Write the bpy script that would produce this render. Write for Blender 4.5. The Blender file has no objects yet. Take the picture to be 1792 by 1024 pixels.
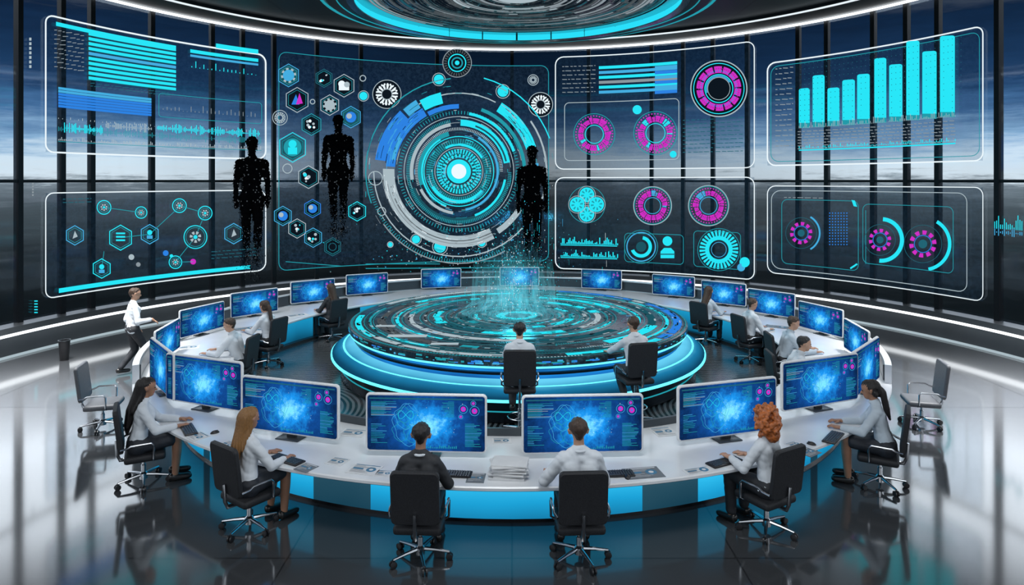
import bpy, bmesh, math, random
from mathutils import Vector, Matrix, noise
random.seed(7)
S = bpy.context.scene
COL = S.collection
PI = math.pi
rad = math.radians
F, H, HY, CX = 1179.0, 4.0, 317.0, 896.0
YC, RO, RI, DH = 14.25, 7.0, 5.45, 0.70      # ring desk
RW, YW = 11.8, 12.7                            # glazed wall
XP, YP = 0.13, 14.83                           # centre platform

# ------------------------------------------------------------------ materials
MATS = {}
def nodes(name):
    m = bpy.data.materials.new(name); m.use_nodes = True
    nt = m.node_tree; nt.nodes.clear()
    out = nt.nodes.new('ShaderNodeOutputMaterial')
    MATS[name] = m
    return m, nt, out
def pm(name, col, rough=.5, metal=0., var=.12, scale=14., spec=.5, coat=0., bump=0., stretch=None):
    m, nt, out = nodes(name)
    p = nt.nodes.new('ShaderNodeBsdfPrincipled')
    tc = nt.nodes.new('ShaderNodeTexCoord')
    n = nt.nodes.new('ShaderNodeTexNoise'); n.inputs['Scale'].default_value = scale
    n.inputs['Detail'].default_value = 3
    if stretch:
        mp = nt.nodes.new('ShaderNodeMapping'); mp.inputs['Scale'].default_value = stretch
        nt.links.new(tc.outputs['Object'], mp.inputs['Vector']); nt.links.new(mp.outputs[0], n.inputs['Vector'])
    else:
        nt.links.new(tc.outputs['Object'], n.inputs['Vector'])
    r = nt.nodes.new('ShaderNodeValToRGB')
    r.color_ramp.elements[0].position = .3; r.color_ramp.elements[1].position = .7
    r.color_ramp.elements[0].color = (*[c*(1-var) for c in col], 1)
    r.color_ramp.elements[1].color = (*[min(1, c*(1+var)) for c in col], 1)
    nt.links.new(n.outputs['Fac'], r.inputs['Fac']); nt.links.new(r.outputs['Color'], p.inputs['Base Color'])
    p.inputs['Roughness'].default_value = rough; p.inputs['Metallic'].default_value = metal
    p.inputs['Specular IOR Level'].default_value = spec
    if coat: p.inputs['Coat Weight'].default_value = coat
    if bump:
        b = nt.nodes.new('ShaderNodeBump'); b.inputs['Strength'].default_value = bump; b.inputs['Distance'].default_value = .01
        nt.links.new(n.outputs['Fac'], b.inputs['Height']); nt.links.new(b.outputs['Normal'], p.inputs['Normal'])
    nt.links.new(p.outputs[0], out.inputs[0])
    return m
def em(name, col, st=1., sample=False):
    m, nt, out = nodes(name)
    e = nt.nodes.new('ShaderNodeEmission'); e.inputs[0].default_value = (*col, 1); e.inputs[1].default_value = st
    nt.links.new(e.outputs[0], out.inputs[0])
    if not sample:
        try: m.cycles.emission_sampling = 'NONE'
        except Exception: pass
    return m
def em_grad(name, z0, z1, cols, st=1., amp=.5, sc=.9):                  # light falloff over the height put into the emission colour
    m, nt, out = nodes(name); L = nt.links.new
    tc = nt.nodes.new('ShaderNodeTexCoord'); sx = nt.nodes.new('ShaderNodeSeparateXYZ'); mr = nt.nodes.new('ShaderNodeMapRange')
    mr.inputs['From Min'].default_value = z0; mr.inputs['From Max'].default_value = z1
    n = nt.nodes.new('ShaderNodeTexNoise'); n.inputs['Scale'].default_value = sc
    ad = nt.nodes.new('ShaderNodeMath'); ad.operation = 'MULTIPLY_ADD'; ad.inputs[1].default_value = amp
    sb = nt.nodes.new('ShaderNodeMath'); sb.operation = 'SUBTRACT'; sb.inputs[1].default_value = .5
    r = nt.nodes.new('ShaderNodeValToRGB'); el = r.color_ramp.elements
    el[0].color = (*cols[0], 1); el[1].color = (*cols[-1], 1)
    for i, c in enumerate(cols[1:-1]): el.new((i+1)/(len(cols)-1)).color = (*c, 1)
    e = nt.nodes.new('ShaderNodeEmission'); e.inputs[1].default_value = st
    L(tc.outputs['Object'], sx.inputs[0]); L(sx.outputs[2], mr.inputs['Value']); L(tc.outputs['Object'], n.inputs['Vector'])
    L(n.outputs['Fac'], sb.inputs[0]); L(sb.outputs[0], ad.inputs[0]); L(mr.outputs[0], ad.inputs[2])
    L(ad.outputs[0], r.inputs['Fac']); L(r.outputs['Color'], e.inputs[0]); L(e.outputs[0], out.inputs[0])
# graphics
em('cyan', (.02, .72, .85), 1.1); em('white', (.85, .95, 1.), 1.0); em('magenta', (.62, .03, .55), 1.0)
em('blue', (.03, .25, .85), .9); em('dim', (.02, .16, .22), .8); em('grey', (.32, .38, .42), .8)
em('sky', (.06, .42, .75), 1.); em('dark', (.004, .008, .014), 1.); em('teal', (.02, .36, .44), .9); em('frost', (.5, .62, .68), .8)
em('slate', (.07, .085, .095), 1.); em('petrol', (.012, .09, .12), 1.); em('plum', (.30, .02, .28), 1.)
em('strip', (.92, .97, 1.), 2.2, True)
em_grad('glow_cyan', 0., .64, [(.008, .20, .40), (.012, .36, .68), (.03, .52, .88), (.012, .36, .64)], 1., .6, .45)
em_grad('grey_painted_light', 0., .64, [(.008, .05, .085), (.02, .075, .115), (.05, .11, .15)], 1., .8, .8)  # grey panels are no lamps; their lit tone is put in as emission
em_grad('glow_soft', 0., .64, [(.003, .06, .12), (.008, .22, .42), (.012, .36, .64)])
em_grad('skirt_glow', .42, .66, [(.003, .03, .06), (.005, .07, .15), (.012, .20, .40), (.14, .66, .95)], 1., .3)
em_grad('table_glow', .62, .88, [(.006, .10, .36), (.016, .28, .80), (.004, .06, .22)], 1., .9, .7)
em('edge_cyan', (.12, .80, 1.), 1.8); em('ring_cyan', (.02, .62, .8), 1.2, True)
# surfaces
pm('white_gloss', (.70, .72, .74), .25, 0, .03, 3, .5, .3)
pm('white_plastic', (.72, .73, .74), .35, 0, .03)
pm('black_fabric', (.014, .015, .018), .6, 0, .25, 60, .4, 0, .2)
pm('black_plastic', (.012, .012, .014), .4)
pm('chrome', (.50, .52, .55), .2, 1., .05)
pm('grey_seat', (.085, .09, .10), .5, 0, .1, 40)
pm('panel_grey', (.05, .058, .066), .3, .4, .1, 2)
pm('panel_mid', (.05, .06, .07), .35, 0, .10, 2)
pm('dark_metal', (.012, .014, .018), .25, .5, .2, 4)
pm('mullion', (.006, .007, .009), .35, .3)
pm('paper', (.62, .63, .64), .7, 0, .03)
pm('ink', (.05, .06, .08), .7); pm('ink_blue', (.05, .18, .3), .7); pm('paper_dark', (.14, .16, .18), .6)
pm('skin_light', (.46, .26, .17), .5, 0, .06, 12); pm('skin_tan', (.32, .165, .10), .5, 0, .06, 12)
pm('eye', (.02, .015, .012), .15); pm('lip', (.4, .1, .09), .45)
pm('shirt_white', (.60, .64, .68), .75, 0, .06, 9, .3, 0, .2); pm('shirt_blue', (.46, .53, .59), .75, 0, .06, 9, .3, 0, .2)
pm('suit_black', (.018, .020, .024), .7, 0, .2, 20); pm('trouser_dark', (.012, .014, .018), .7, 0, .2, 20)
pm('skirt_navy', (.016, .02, .028), .7, 0, .2, 20); pm('shoe_black', (.01, .01, .01), .3)
pm('hair_black', (.010, .008, .008), .4, 0, .5, 30, .5, 0, .5, (14, 14, 1)); pm('hair_brown', (.045, .024, .013), .45, 0, .5, 30, .5, 0, .5, (14, 14, 1))
pm('hair_honey', (.24, .12, .04), .4, 0, .5, 30, .5, 0, .5, (16, 16, 1)); pm('hair_red', (.36, .10, .022), .45, 0, .5, 40, .5, 0, .5)
pm('soffit', (.02, .022, .026), .3, .4)
pm('ledge_grey', (.08, .088, .096), .3, .3, .08, 2)
pm('hologram_black', (.002, .002, .003), .95, 0, .3, 30, .05)

def tiled(name, c1, c2, mortar, sc, ms, rough, spec):
    m, nt, out = nodes(name)
    p = nt.nodes.new('ShaderNodeBsdfPrincipled'); tc = nt.nodes.new('ShaderNodeTexCoord')
    b = nt.nodes.new('ShaderNodeTexBrick'); b.inputs['Scale'].default_value = sc
    b.inputs['Color1'].default_value = (*c1, 1); b.inputs['Color2'].default_value = (*c2, 1)
    b.inputs['Mortar'].default_value = (*mortar, 1); b.inputs['Mortar Size'].default_value = ms
    b.inputs['Brick Width'].default_value = 1.; b.inputs['Row Height'].default_value = 1.; b.offset = 0
    nt.links.new(tc.outputs['Object'], b.inputs['Vector']); nt.links.new(b.outputs['Color'], p.inputs['Base Color'])
    p.inputs['Roughness'].default_value = rough; p.inputs['Specular IOR Level'].default_value = spec
    nt.links.new(p.outputs[0], out.inputs[0])
tiled('floor_polished', (.045, .048, .052), (.041, .044, .048), (.020, .021, .023), .42, .004, .09, 1.)
tiled('ceiling_dark', (.024, .026, .03), (.02, .022, .025), (.005, .005, .006), .3, .012, .45, .4)
def inner_floor_mat():
    m, nt, out = nodes('floor_rippled')
    p = nt.nodes.new('ShaderNodeBsdfPrincipled'); tc = nt.nodes.new('ShaderNodeTexCoord')
    sx = nt.nodes.new('ShaderNodeSeparateXYZ'); ab = nt.nodes.new('ShaderNodeMath'); ab.operation = 'ABSOLUTE'
    cb = nt.nodes.new('ShaderNodeCombineXYZ'); mp = nt.nodes.new('ShaderNodeMapping')
    mp.inputs['Location'].default_value = (-4.2, 2.6, 0)
    w = nt.nodes.new('ShaderNodeTexWave'); w.wave_type = 'RINGS'; w.rings_direction = 'SPHERICAL'
    w.inputs['Scale'].default_value = 3.2; w.inputs['Distortion'].default_value = .6
    r = nt.nodes.new('ShaderNodeValToRGB'); r.color_ramp.elements[0].position = .35; r.color_ramp.elements[1].position = .65
    r.color_ramp.elements[0].color = (.008, .009, .01, 1); r.color_ramp.elements[1].color = (.12, .125, .13, 1)
    L = nt.links.new
    L(tc.outputs['Object'], sx.inputs[0]); L(sx.outputs[0], ab.inputs[0]); L(ab.outputs[0], cb.inputs[0]); L(sx.outputs[1], cb.inputs[1])
    L(cb.outputs[0], mp.inputs[0]); L(mp.outputs[0], w.inputs['Vector']); L(w.outputs['Fac'], r.inputs['Fac']); L(r.outputs['Color'], p.inputs['Base Color'])
    p.inputs['Roughness'].default_value = .2
    L(p.outputs[0], out.inputs[0])
inner_floor_mat()
def glass_mat(name, tint, gl, dark=None, fac=.0):
    m, nt, out = nodes(name); L = nt.links.new
    t = nt.nodes.new('ShaderNodeBsdfTransparent'); t.inputs[0].default_value = (*tint, 1)
    g = nt.nodes.new('ShaderNodeBsdfGlossy'); g.inputs['Roughness'].default_value = .05; g.inputs['Color'].default_value = (.8, .9, 1, 1)
    mx = nt.nodes.new('ShaderNodeMixShader'); mx.inputs[0].default_value = gl
    L(t.outputs[0], mx.inputs[1]); L(g.outputs[0], mx.inputs[2])
    if dark:
        e = nt.nodes.new('ShaderNodeEmission'); m2 = nt.nodes.new('ShaderNodeMixShader')
        tc = nt.nodes.new('ShaderNodeTexCoord'); n = nt.nodes.new('ShaderNodeTexNoise'); n.inputs['Scale'].default_value = 9.; n.inputs['Detail'].default_value = 8; n.inputs['Roughness'].default_value = .8
        r = nt.nodes.new('ShaderNodeValToRGB'); r.color_ramp.elements[0].position = .42; r.color_ramp.elements[1].position = .72
        r.color_ramp.elements[0].color = (*dark, 1); r.color_ramp.elements[1].color = (*[c*5+.004 for c in dark], 1)
        L(tc.outputs['Object'], n.inputs['Vector']); L(n.outputs['Fac'], r.inputs['Fac']); L(r.outputs['Color'], e.inputs[0])
        m2.inputs[0].default_value = fac
        L(mx.outputs[0], m2.inputs[1]); L(e.outputs[0], m2.inputs[2]); L(m2.outputs[0], out.inputs[0])
        try: m.cycles.emission_sampling = 'NONE'
        except Exception: pass
    else:
        L(mx.outputs[0], out.inputs[0])
glass_mat('window_glass', (.95, .97, .99), .04)
glass_mat('film', (.9, .95, 1.), .0, (.005, .014, .026), .25)
glass_mat('film_dark', (.8, .88, 1.), .0, (.004, .010, .018), .55)
def mist_mat():
    m, nt, out = nodes('mist'); L = nt.links.new
    t = nt.nodes.new('ShaderNodeBsdfTransparent'); e = nt.nodes.new('ShaderNodeEmission'); e.inputs[0].default_value = (.16, .8, .98, 1)
    mx = nt.nodes.new('ShaderNodeMixShader'); tc = nt.nodes.new('ShaderNodeTexCoord'); sx = nt.nodes.new('ShaderNodeSeparateXYZ')
    mr = nt.nodes.new('ShaderNodeMapRange'); mr.inputs['From Min'].default_value = 1.05; mr.inputs['From Max'].default_value = 2.9; mr.inputs['To Min'].default_value = 1.; mr.inputs['To Max'].default_value = 0.
    pw = nt.nodes.new('ShaderNodeMath'); pw.operation = 'POWER'; pw.inputs[1].default_value = 2.2
    mp = nt.nodes.new('ShaderNodeMapping'); mp.inputs['Scale'].default_value = (1., 1., .3)
    n = nt.nodes.new('ShaderNodeTexNoise'); n.inputs['Scale'].default_value = 7.; n.inputs['Detail'].default_value = 6; n.inputs['Roughness'].default_value = .7
    r = nt.nodes.new('ShaderNodeMapRange'); r.inputs['From Min'].default_value = .38; r.inputs['From Max'].default_value = .75; r.inputs['To Max'].default_value = .5
    mu = nt.nodes.new('ShaderNodeMath'); mu.operation = 'MULTIPLY'
    L(tc.outputs['Object'], sx.inputs[0]); L(sx.outputs[2], mr.inputs['Value']); L(mr.outputs[0], pw.inputs[0])
    L(tc.outputs['Object'], mp.inputs[0]); L(mp.outputs[0], n.inputs['Vector']); L(n.outputs['Fac'], r.inputs['Value'])
    L(pw.outputs[0], mu.inputs[0]); L(r.outputs[0], mu.inputs[1]); L(mu.outputs[0], mx.inputs[0]); L(t.outputs[0], mx.inputs[1]); L(e.outputs[0], mx.inputs[2]); L(mx.outputs[0], out.inputs[0])
    try: m.cycles.emission_sampling = 'NONE'
    except Exception: pass
mist_mat()
def screen_mat():
    m, nt, out = nodes('monitor_glow'); L = nt.links.new
    tc = nt.nodes.new('ShaderNodeTexCoord'); mp = nt.nodes.new('ShaderNodeMapping')
    mp.inputs['Location'].default_value = (-.02, 0, .05); mp.inputs['Scale'].default_value = (1.5, 1., 1.9)
    gr = nt.nodes.new('ShaderNodeTexGradient'); gr.gradient_type = 'SPHERICAL'
    n = nt.nodes.new('ShaderNodeTexNoise'); n.inputs['Scale'].default_value = 7; n.inputs['Detail'].default_value = 6; n.inputs['Roughness'].default_value = .7
    r1 = nt.nodes.new('ShaderNodeValToRGB'); el = r1.color_ramp.elements
    el[0].position = 0; el[0].color = (.003, .018, .07, 1); el[1].position = 1; el[1].color = (.2, .75, 1., 1)
    e2 = el.new(.5); e2.color = (.006, .07, .30, 1); e3 = el.new(.8); e3.color = (.012, .30, .85, 1)
    ad = nt.nodes.new('ShaderNodeMath'); ad.operation = 'MULTIPLY_ADD'; ad.inputs[1].default_value = .9
    sb = nt.nodes.new('ShaderNodeMath'); sb.operation = 'SUBTRACT'; sb.inputs[1].default_value = .42
    e = nt.nodes.new('ShaderNodeEmission'); e.inputs[1].default_value = 1.1
    L(tc.outputs['Object'], mp.inputs[0]); L(mp.outputs[0], gr.inputs[0]); L(tc.outputs['Object'], n.inputs['Vector'])
    L(n.outputs['Fac'], sb.inputs[0]); L(sb.outputs[0], ad.inputs[0]); L(gr.outputs['Fac'], ad.inputs[2]); L(ad.outputs[0], r1.inputs['Fac'])
    L(r1.outputs['Color'], e.inputs[0]); L(e.outputs[0], out.inputs[0])
screen_mat()
def city_mat(name, c0, c1, c2, sc):
    m, nt, out = nodes(name); L = nt.links.new
    p = nt.nodes.new('ShaderNodeBsdfPrincipled'); tc = nt.nodes.new('ShaderNodeTexCoord')
    n2 = nt.nodes.new('ShaderNodeTexNoise'); n2.inputs['Scale'].default_value = sc*.8; n2.inputs['Detail'].default_value = 8; n2.inputs['Roughness'].default_value = .8
    r = nt.nodes.new('ShaderNodeValToRGB'); el = r.color_ramp.elements
    el[0].position = .45; el[0].color = (*c0, 1); el[1].position = .75; el[1].color = (*c2, 1); el.new(.58).color = (*c1, 1)
    L(tc.outputs['Object'], n2.inputs['Vector']); L(n2.outputs['Fac'], r.inputs['Fac'])
    p.inputs['Base Color'].default_value = (.010, .012, .016, 1); p.inputs['Roughness'].default_value = .25
    L(r.outputs['Color'], p.inputs['Emission Color']); p.inputs['Emission Strength'].default_value = 1.
    L(p.outputs[0], out.inputs[0])
    try: m.cycles.emission_sampling = 'NONE'
    except Exception: pass
city_mat('table_surface', (.002, .004, .006), (.012, .035, .048), (.22, .34, .38), 6.)
city_mat('swirl_surface', (.004, .006, .008), (.04, .05, .055), (.32, .36, .36), 3.)

# ------------------------------------------------------------------ object helpers
def tag(o, label=None, cat=None, group=None, kind=None):
    if label: o['label'] = label
    if cat: o['category'] = cat
    if group: o['group'] = group
    if kind: o['kind'] = kind
    return o
def thing(name, label, cat, loc=(0, 0, 0), rz=0, group=None, sc=1.):
    o = bpy.data.objects.new(name, None); COL.objects.link(o)
    o.location = loc; o.rotation_euler = (0, 0, rz); o.scale = (sc, sc, sc); o.empty_display_size = .1
    return tag(o, label, cat, group)
def link(name, me, parent=None):
    o = bpy.data.objects.new(name, me); COL.objects.link(o)
    if parent: o.parent = parent
    return o
class MB:
    def __init__(s): s.v = []; s.f = []; s.m = []
    def add(s, vs, fs, m=0, mx=None):
        b = len(s.v)
        for v in vs: s.v.append(tuple(mx @ Vector(v)) if mx else tuple(v))
        for f in fs: s.f.append([i+b for i in f]); s.m.append(m)
        return s
    def addmesh(s, me, m=0):
        return s.add([v.co[:] for v in me.vertices], [p.vertices[:] for p in me.polygons], m)
    def cubelet(s, c, d, m=0):
        x, y, z = d[0]/2, d[1]/2, d[2]/2
        return s.add([(c[0]+a*x, c[1]+b*y, c[2]+e*z) for a in (-1, 1) for b in (-1, 1) for e in (-1, 1)],
                     [(0, 1, 3, 2), (4, 6, 7, 5), (0, 4, 5, 1), (2, 3, 7, 6), (0, 2, 6, 4), (1, 5, 7, 3)], m)
    def rbox(s, c, d, r=.01, seg=2, m=0, mx=None):
        bm = bmesh.new(); bmesh.ops.create_cube(bm, size=1.)
        for v in bm.verts: v.co = Vector((v.co.x*d[0], v.co.y*d[1], v.co.z*d[2]))
        if r: bmesh.ops.bevel(bm, geom=list(bm.edges), offset=min(r, min(d)*.49), segments=seg, affect='EDGES', profile=.5)
        bm.verts.index_update()
        M = (mx or Matrix()) @ Matrix.Translation(c)
        s.add([v.co[:] for v in bm.verts], [[v.index for v in f.verts] for f in bm.faces], m, M); bm.free(); return s
    def slab(s, c, w, h, t, r, seg=5, m=0, mx=None):           # rounded rectangle in XZ, thickness along Y
        pts = []
        for (sx, sz, a0) in ((1, 1, 0), (-1, 1, 90), (-1, -1, 180), (1, -1, 270)):
            for k in range(seg+1):
                a = rad(a0+90*k/seg); pts.append((sx*(w/2-r)+r*math.cos(a), sz*(h/2-r)+r*math.sin(a)))
        n = len(pts); e = min(t*.25, .012)
        rings = [(-t/2, 1-0.0, e), (-t/2+e, 1, 0), (t/2-e, 1, 0), (t/2, 1, e)]
        vs = []
        for (y, k, ins) in rings:
            for (x, z) in pts:
                vs.append((c[0]+x*(1-2*ins/w), c[1]+y, c[2]+z*(1-2*ins/h)))
        fs = []
        for q in range(3):
            for i in range(n): fs.append([q*n+i, q*n+(i+1) % n, (q+1)*n+(i+1) % n, (q+1)*n+i])
        fs.append(list(range(n))[::-1]); fs.append(list(range(3*n, 4*n)))
        return s.add(vs, fs, m, mx)
    def tube(s, pts, r, n=8, m=0, closed=False):
        pts = [Vector(p) for p in pts]; rs = r if isinstance(r, (list, tuple)) else [r]*len(pts)
        vs = []; fs = []; N = len(pts); up = None
        for i, p in enumerate(pts):
            if closed: t = pts[(i+1) % N]-pts[i-1]
            else: t = pts[min(i+1, N-1)]-pts[max(i-1, 0)]
            t.normalize()
            if up is None:
                up = Vector((0, 0, 1)) if abs(t.z) < .9 else Vector((1, 0, 0))
            up = (up-t*up.dot(t)).normalized(); sd = t.cross(up)
            for k in range(n):
                a = 2*PI*k/n; vs.append(p+(up*math.cos(a)+sd*math.sin(a))*rs[i])
        for i in range(N if closed else N-1):
            j = (i+1) % N
            for k in range(n): fs.append([i*n+k, i*n+(k+1) % n, j*n+(k+1) % n, j*n+k])
        if not closed: fs.append(list(range(n))[::-1]); fs.append([(N-1)*n+k for k in range(n)])
        return s.add(vs, fs, m)
    def capsule(s, p0, p1, r0, r1=None, n=12, m=0):
        r1 = r0 if r1 is None else r1
        p0 = Vector(p0); p1 = Vector(p1); d = p1-p0
        t = d.normalized() if d.length > 1e-5 else Vector((0, 0, 1))
        P = []; R = []
        for k in range(4):
            a = PI/2*k/4 ; P.append(p0-t*r0*math.cos(a)); R.append(max(r0*math.sin(a), r0*.12))
        P.append(p0); R.append(r0)
        if d.length > 1e-5: P.append(p1); R.append(r1)
        for k in range(3, -1, -1):
            a = PI/2*k/4; P.append(p1+t*r1*math.cos(a)); R.append(max(r1*math.sin(a), r1*.12))
        up = Vector((0, 0, 1)) if abs(t.z) < .9 else Vector((1, 0, 0))
        up = (up-t*up.dot(t)).normalized(); sd = t.cross(up); vs = []; fs = []
        for p, r in zip(P, R):
            for k in range(n):
                a = 2*PI*k/n; vs.append(p+(up*math.cos(a)+sd*math.sin(a))*r)
        N = len(P)
        for i in range(N-1):
            for k in range(n): fs.append([i*n+k, i*n+(k+1) % n, (i+1)*n+(k+1) % n, (i+1)*n+k])
        fs.append(list(range(n))[::-1]); fs.append([(N-1)*n+k for k in range(n)])
        return s.add(vs, fs, m)
    def lathe(s, prof, n=48, m=0, c=(0, 0, 0), a0=0., a1=360., closed=False):   # angle 0 toward the viewer (-Y)
        full = abs(a1-a0) > 359.9; N = n if full else n+1; K = len(prof); vs = []; fs = []
        for i in range(N):
            a = rad(a0+(a1-a0)*i/n)
            for (r, z) in prof: vs.append((c[0]+r*math.sin(a), c[1]-r*math.cos(a), c[2]+z))
        for i in range(n):
            j = (i+1) % N
            for k in range(K if closed else K-1):
                l = (k+1) % K; fs.append([i*K+k, j*K+k, j*K+l, i*K+l])
        if not full and closed: fs.append(list(range(K))); fs.append([(N-1)*K+k for k in range(K)][::-1])
        return s.add(vs, fs, m)
    def sector(s, r0, r1, z0, z1, a0, a1, n, m=0, c=(0, YC, 0)):
        return s.lathe([(r0, z0), (r1, z0), (r1, z1), (r0, z1)], n, m, c, a0, a1, True)
    def mesh(s, name, mats, ang=35):
        me = bpy.data.meshes.new(name); me.from_pydata(s.v, [], s.f)
        for k in mats: me.materials.append(MATS[k])
        me.polygons.foreach_set('material_index', s.m)
        me.polygons.foreach_set('use_smooth', [True]*len(s.f))
        me.update()
        try: me.set_sharp_from_angle(angle=rad(ang))
        except Exception: pass
        return me
    def build(s, name, mats, parent=None, ang=35):
        if isinstance(mats, str): mats = [mats]
        return link(name, s.mesh(name, mats, ang), parent)
def structure(o): o['kind'] = 'structure'; return o
def dup(root, label, loc, rz, group=None, sc=None):
    r = root.copy(); COL.objects.link(r); r.location = loc; r.rotation_euler = (0, 0, rz)
    r['label'] = label
    if group: r['group'] = group
    if sc: r.scale = (sc, sc, sc)
    for ch in list(root.children):
        c = ch.copy(); COL.objects.link(c); c.parent = r
        for g in list(ch.children):
            d = g.copy(); COL.objects.link(d); d.parent = c
    return r
def polar(th, r): return Vector((r*math.sin(rad(th)), YC-r*math.cos(rad(th)), 0))
def deskpt(px, py, z=DH):
    Y = F*(H-z)/(py-HY); return Vector(((px-CX)/F*Y, Y, z))

# ------------------------------------------------------------------ wall graphics
def wallY(px, off=0.):
    t = (px-CX)/F; R = RW-off; k = 1+t*t
    return (YW+math.sqrt(max(0, YW*YW-k*(YW*YW-R*R))))/k
def wallpt(px, py, off=0.):
    Y = wallY(px, off); return Vector(((px-CX)/F*Y, Y, H-(py-HY)/F*Y))
def wz(px, py): return H-(py-HY)/F*wallY(px)
def wy(px, z): return HY-(z-H)*F/wallY(px)
def level(x0, y0, x1): return wy(x1, wz(x0, y0))
class G:
    def __init__(s, fn=wallpt, off=.06, step=.0012, res=14.): s.v = []; s.f = []; s.m = []; s.names = []; s.fn = fn; s.off = off; s.step = step; s.res = res
    def mi(s, m):
        if m not in s.names: s.names.append(m)
        return s.names.index(m)
    def q(s, pts, m):
        b = len(s.v)
        for (x, y) in pts: s.v.append(tuple(s.fn(x, y, s.off)))
        s.f.append(list(range(b, b+len(pts)))); s.m.append(s.mi(m))
    def rect(s, x0, y0, x1, y1, m):
        n = max(1, int(abs(x1-x0)/s.res)); s.off += s.step
        for i in range(n):
            a = x0+(x1-x0)*i/n; b = x0+(x1-x0)*(i+1)/n
            s.q([(a, y0), (b, y0), (b, y1), (a, y1)], m)
        return s
    def rectw(s, x0, y0, x1, y1, m):                   # keeps level on the curved wall
        n = max(1, int(abs(x1-x0)/s.res)); s.off += s.step
        for i in range(n):
            a = x0+(x1-x0)*i/n; b = x0+(x1-x0)*(i+1)/n
            s.q([(a, level(x0, y0, a)), (b, level(x0, y0, b)), (b, level(x0, y1, b)), (a, level(x0, y1, a))], m)
        return s
    def stroke(s, pts, w, m, closed=False):
        s.off += s.step; N = len(pts); L = []
        for i, (x, y) in enumerate(pts):
            if closed: a = pts[i-1]; b = pts[(i+1) % N]
            else: a = pts[max(i-1, 0)]; b = pts[min(i+1, N-1)]
            dx, dy = b[0]-a[0], b[1]-a[1]; l = math.hypot(dx, dy) or 1
            nx, ny = -dy/l*w/2, dx/l*w/2
            L.append(((x+nx, y+ny), (x-nx, y-ny)))
        for i in range(N if closed else N-1):
            j = (i+1) % N; s.q([L[i][0], L[j][0], L[j][1], L[i][1]], m)
        return s
    def line(s, x0, y0, x1, y1, w, m):
        n = max(1, int(abs(x1-x0)/20)); return s.stroke([(x0+(x1-x0)*i/n, y0+(y1-y0)*i/n) for i in range(n+1)], w, m)
    def arc(s, cx, cy, r0, r1, a0, a1, m, sgn=-1):
        s.off += s.step; n = max(2, int(abs(a1-a0)/6))
        for i in range(n):
            a = rad(a0+(a1-a0)*i/n); b = rad(a0+(a1-a0)*(i+1)/n)
            s.q([(cx+r0*math.cos(a), cy+sgn*r0*math.sin(a)), (cx+r1*math.cos(a), cy+sgn*r1*math.sin(a)), (cx+r1*math.cos(b), cy+sgn*r1*math.sin(b)), (cx+r0*math.cos(b), cy+sgn*r0*math.sin(b))], m)
        return s
    def circ(s, cx, cy, r, w, m): return s.arc(cx, cy, r-w/2, r+w/2, 0, 360, m)
    def disc(s, cx, cy, r, m, n=18):
        if r > 11 and s.res > 10:                       # follows the curve of the wall
            k = int(r/9)+1
            for i in range(k): s.arc(cx, cy, r*i/k, r*(i+1)/k, 0, 360, m); s.off -= s.step
            s.off += s.step; return s
        s.off += s.step; s.q([(cx+r*math.cos(2*PI*i/n), cy+r*math.sin(2*PI*i/n)) for i in range(n)], m); return s
    def poly(s, pts, m): s.off += s.step; s.q(pts, m); return s
    def hexo(s, cx, cy, r, w, m): return s.stroke([(cx+r*math.cos(PI/6+PI/3*i), cy+r*math.sin(PI/6+PI/3*i)) for i in range(6)], w, m, True)
    def hexf(s, cx, cy, r, m):
        s.off += s.step
        pts = [(cx+r*math.cos(PI/6+PI/3*i), cy+r*math.sin(PI/6+PI/3*i)) for i in range(6)]
        for i in range(6): s.q([(cx, cy), pts[i], pts[(i+1) % 6]], m)
        return s
    def ticks(s, cx, cy, r0, r1, n, fr, m, a0=0, a1=360):
        for i in range(n):
            a = a0+(a1-a0)*i/n; d = (a1-a0)/n*fr; s.arc(cx, cy, r0, r1, a, a+d, m); s.off -= s.step
        s.off += s.step; return s
    def build(s, name, parent=None, stuff=False):
        me = bpy.data.meshes.new(name); me.from_pydata(s.v, [], s.f)
        for k in s.names: me.materials.append(MATS[k])
        me.polygons.foreach_set('material_index', s.m); me.update()
        o = link(name, me, parent)
        if stuff or name in ('text_lines', 'scattered_points', 'data_blocks', 'dot_grid', 'waveform'): o['kind'] = 'stuff'
        return o
def rounded(x0, z0, x1, z1, r):                     # rounded outline in (px, wall height), returned as pixel path
    pts = []
    def add(px, z): pts.append((px, wy(px, z)))
    rz = lambda x: r*wallY(x)/F
    n = 14
    for i in range(n+1): x = x0+r+(x1-x0-2*r)*i/n; add(x, z1)
    for i in range(1, 5): a = rad(90-90*i/5); add(x1-r+r*math.cos(a), z1-rz(x1)+rz(x1)*math.sin(a))
    add(x1, z1-rz(x1)); add(x1, z0+rz(x1))
    for i in range(1, 5): a = rad(-90*i/5); add(x1-r+r*math.cos(a), z0+rz(x1)+rz(x1)*math.sin(a))
    for i in range(n+1): x = x1-r-(x1-x0-2*r)*i/n; add(x, z0)
    for i in range(1, 5): a = rad(-90-90*i/5); add(x0+r+r*math.cos(a), z0+rz(x0)+rz(x0)*math.sin(a))
    add(x0, z0+rz(x0)); add(x0, z1-rz(x0))
    for i in range(1, 5): a = rad(180-90*i/5); add(x0+r+r*math.cos(a), z1-rz(x0)+rz(x0)*math.sin(a))
    return pts

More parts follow.
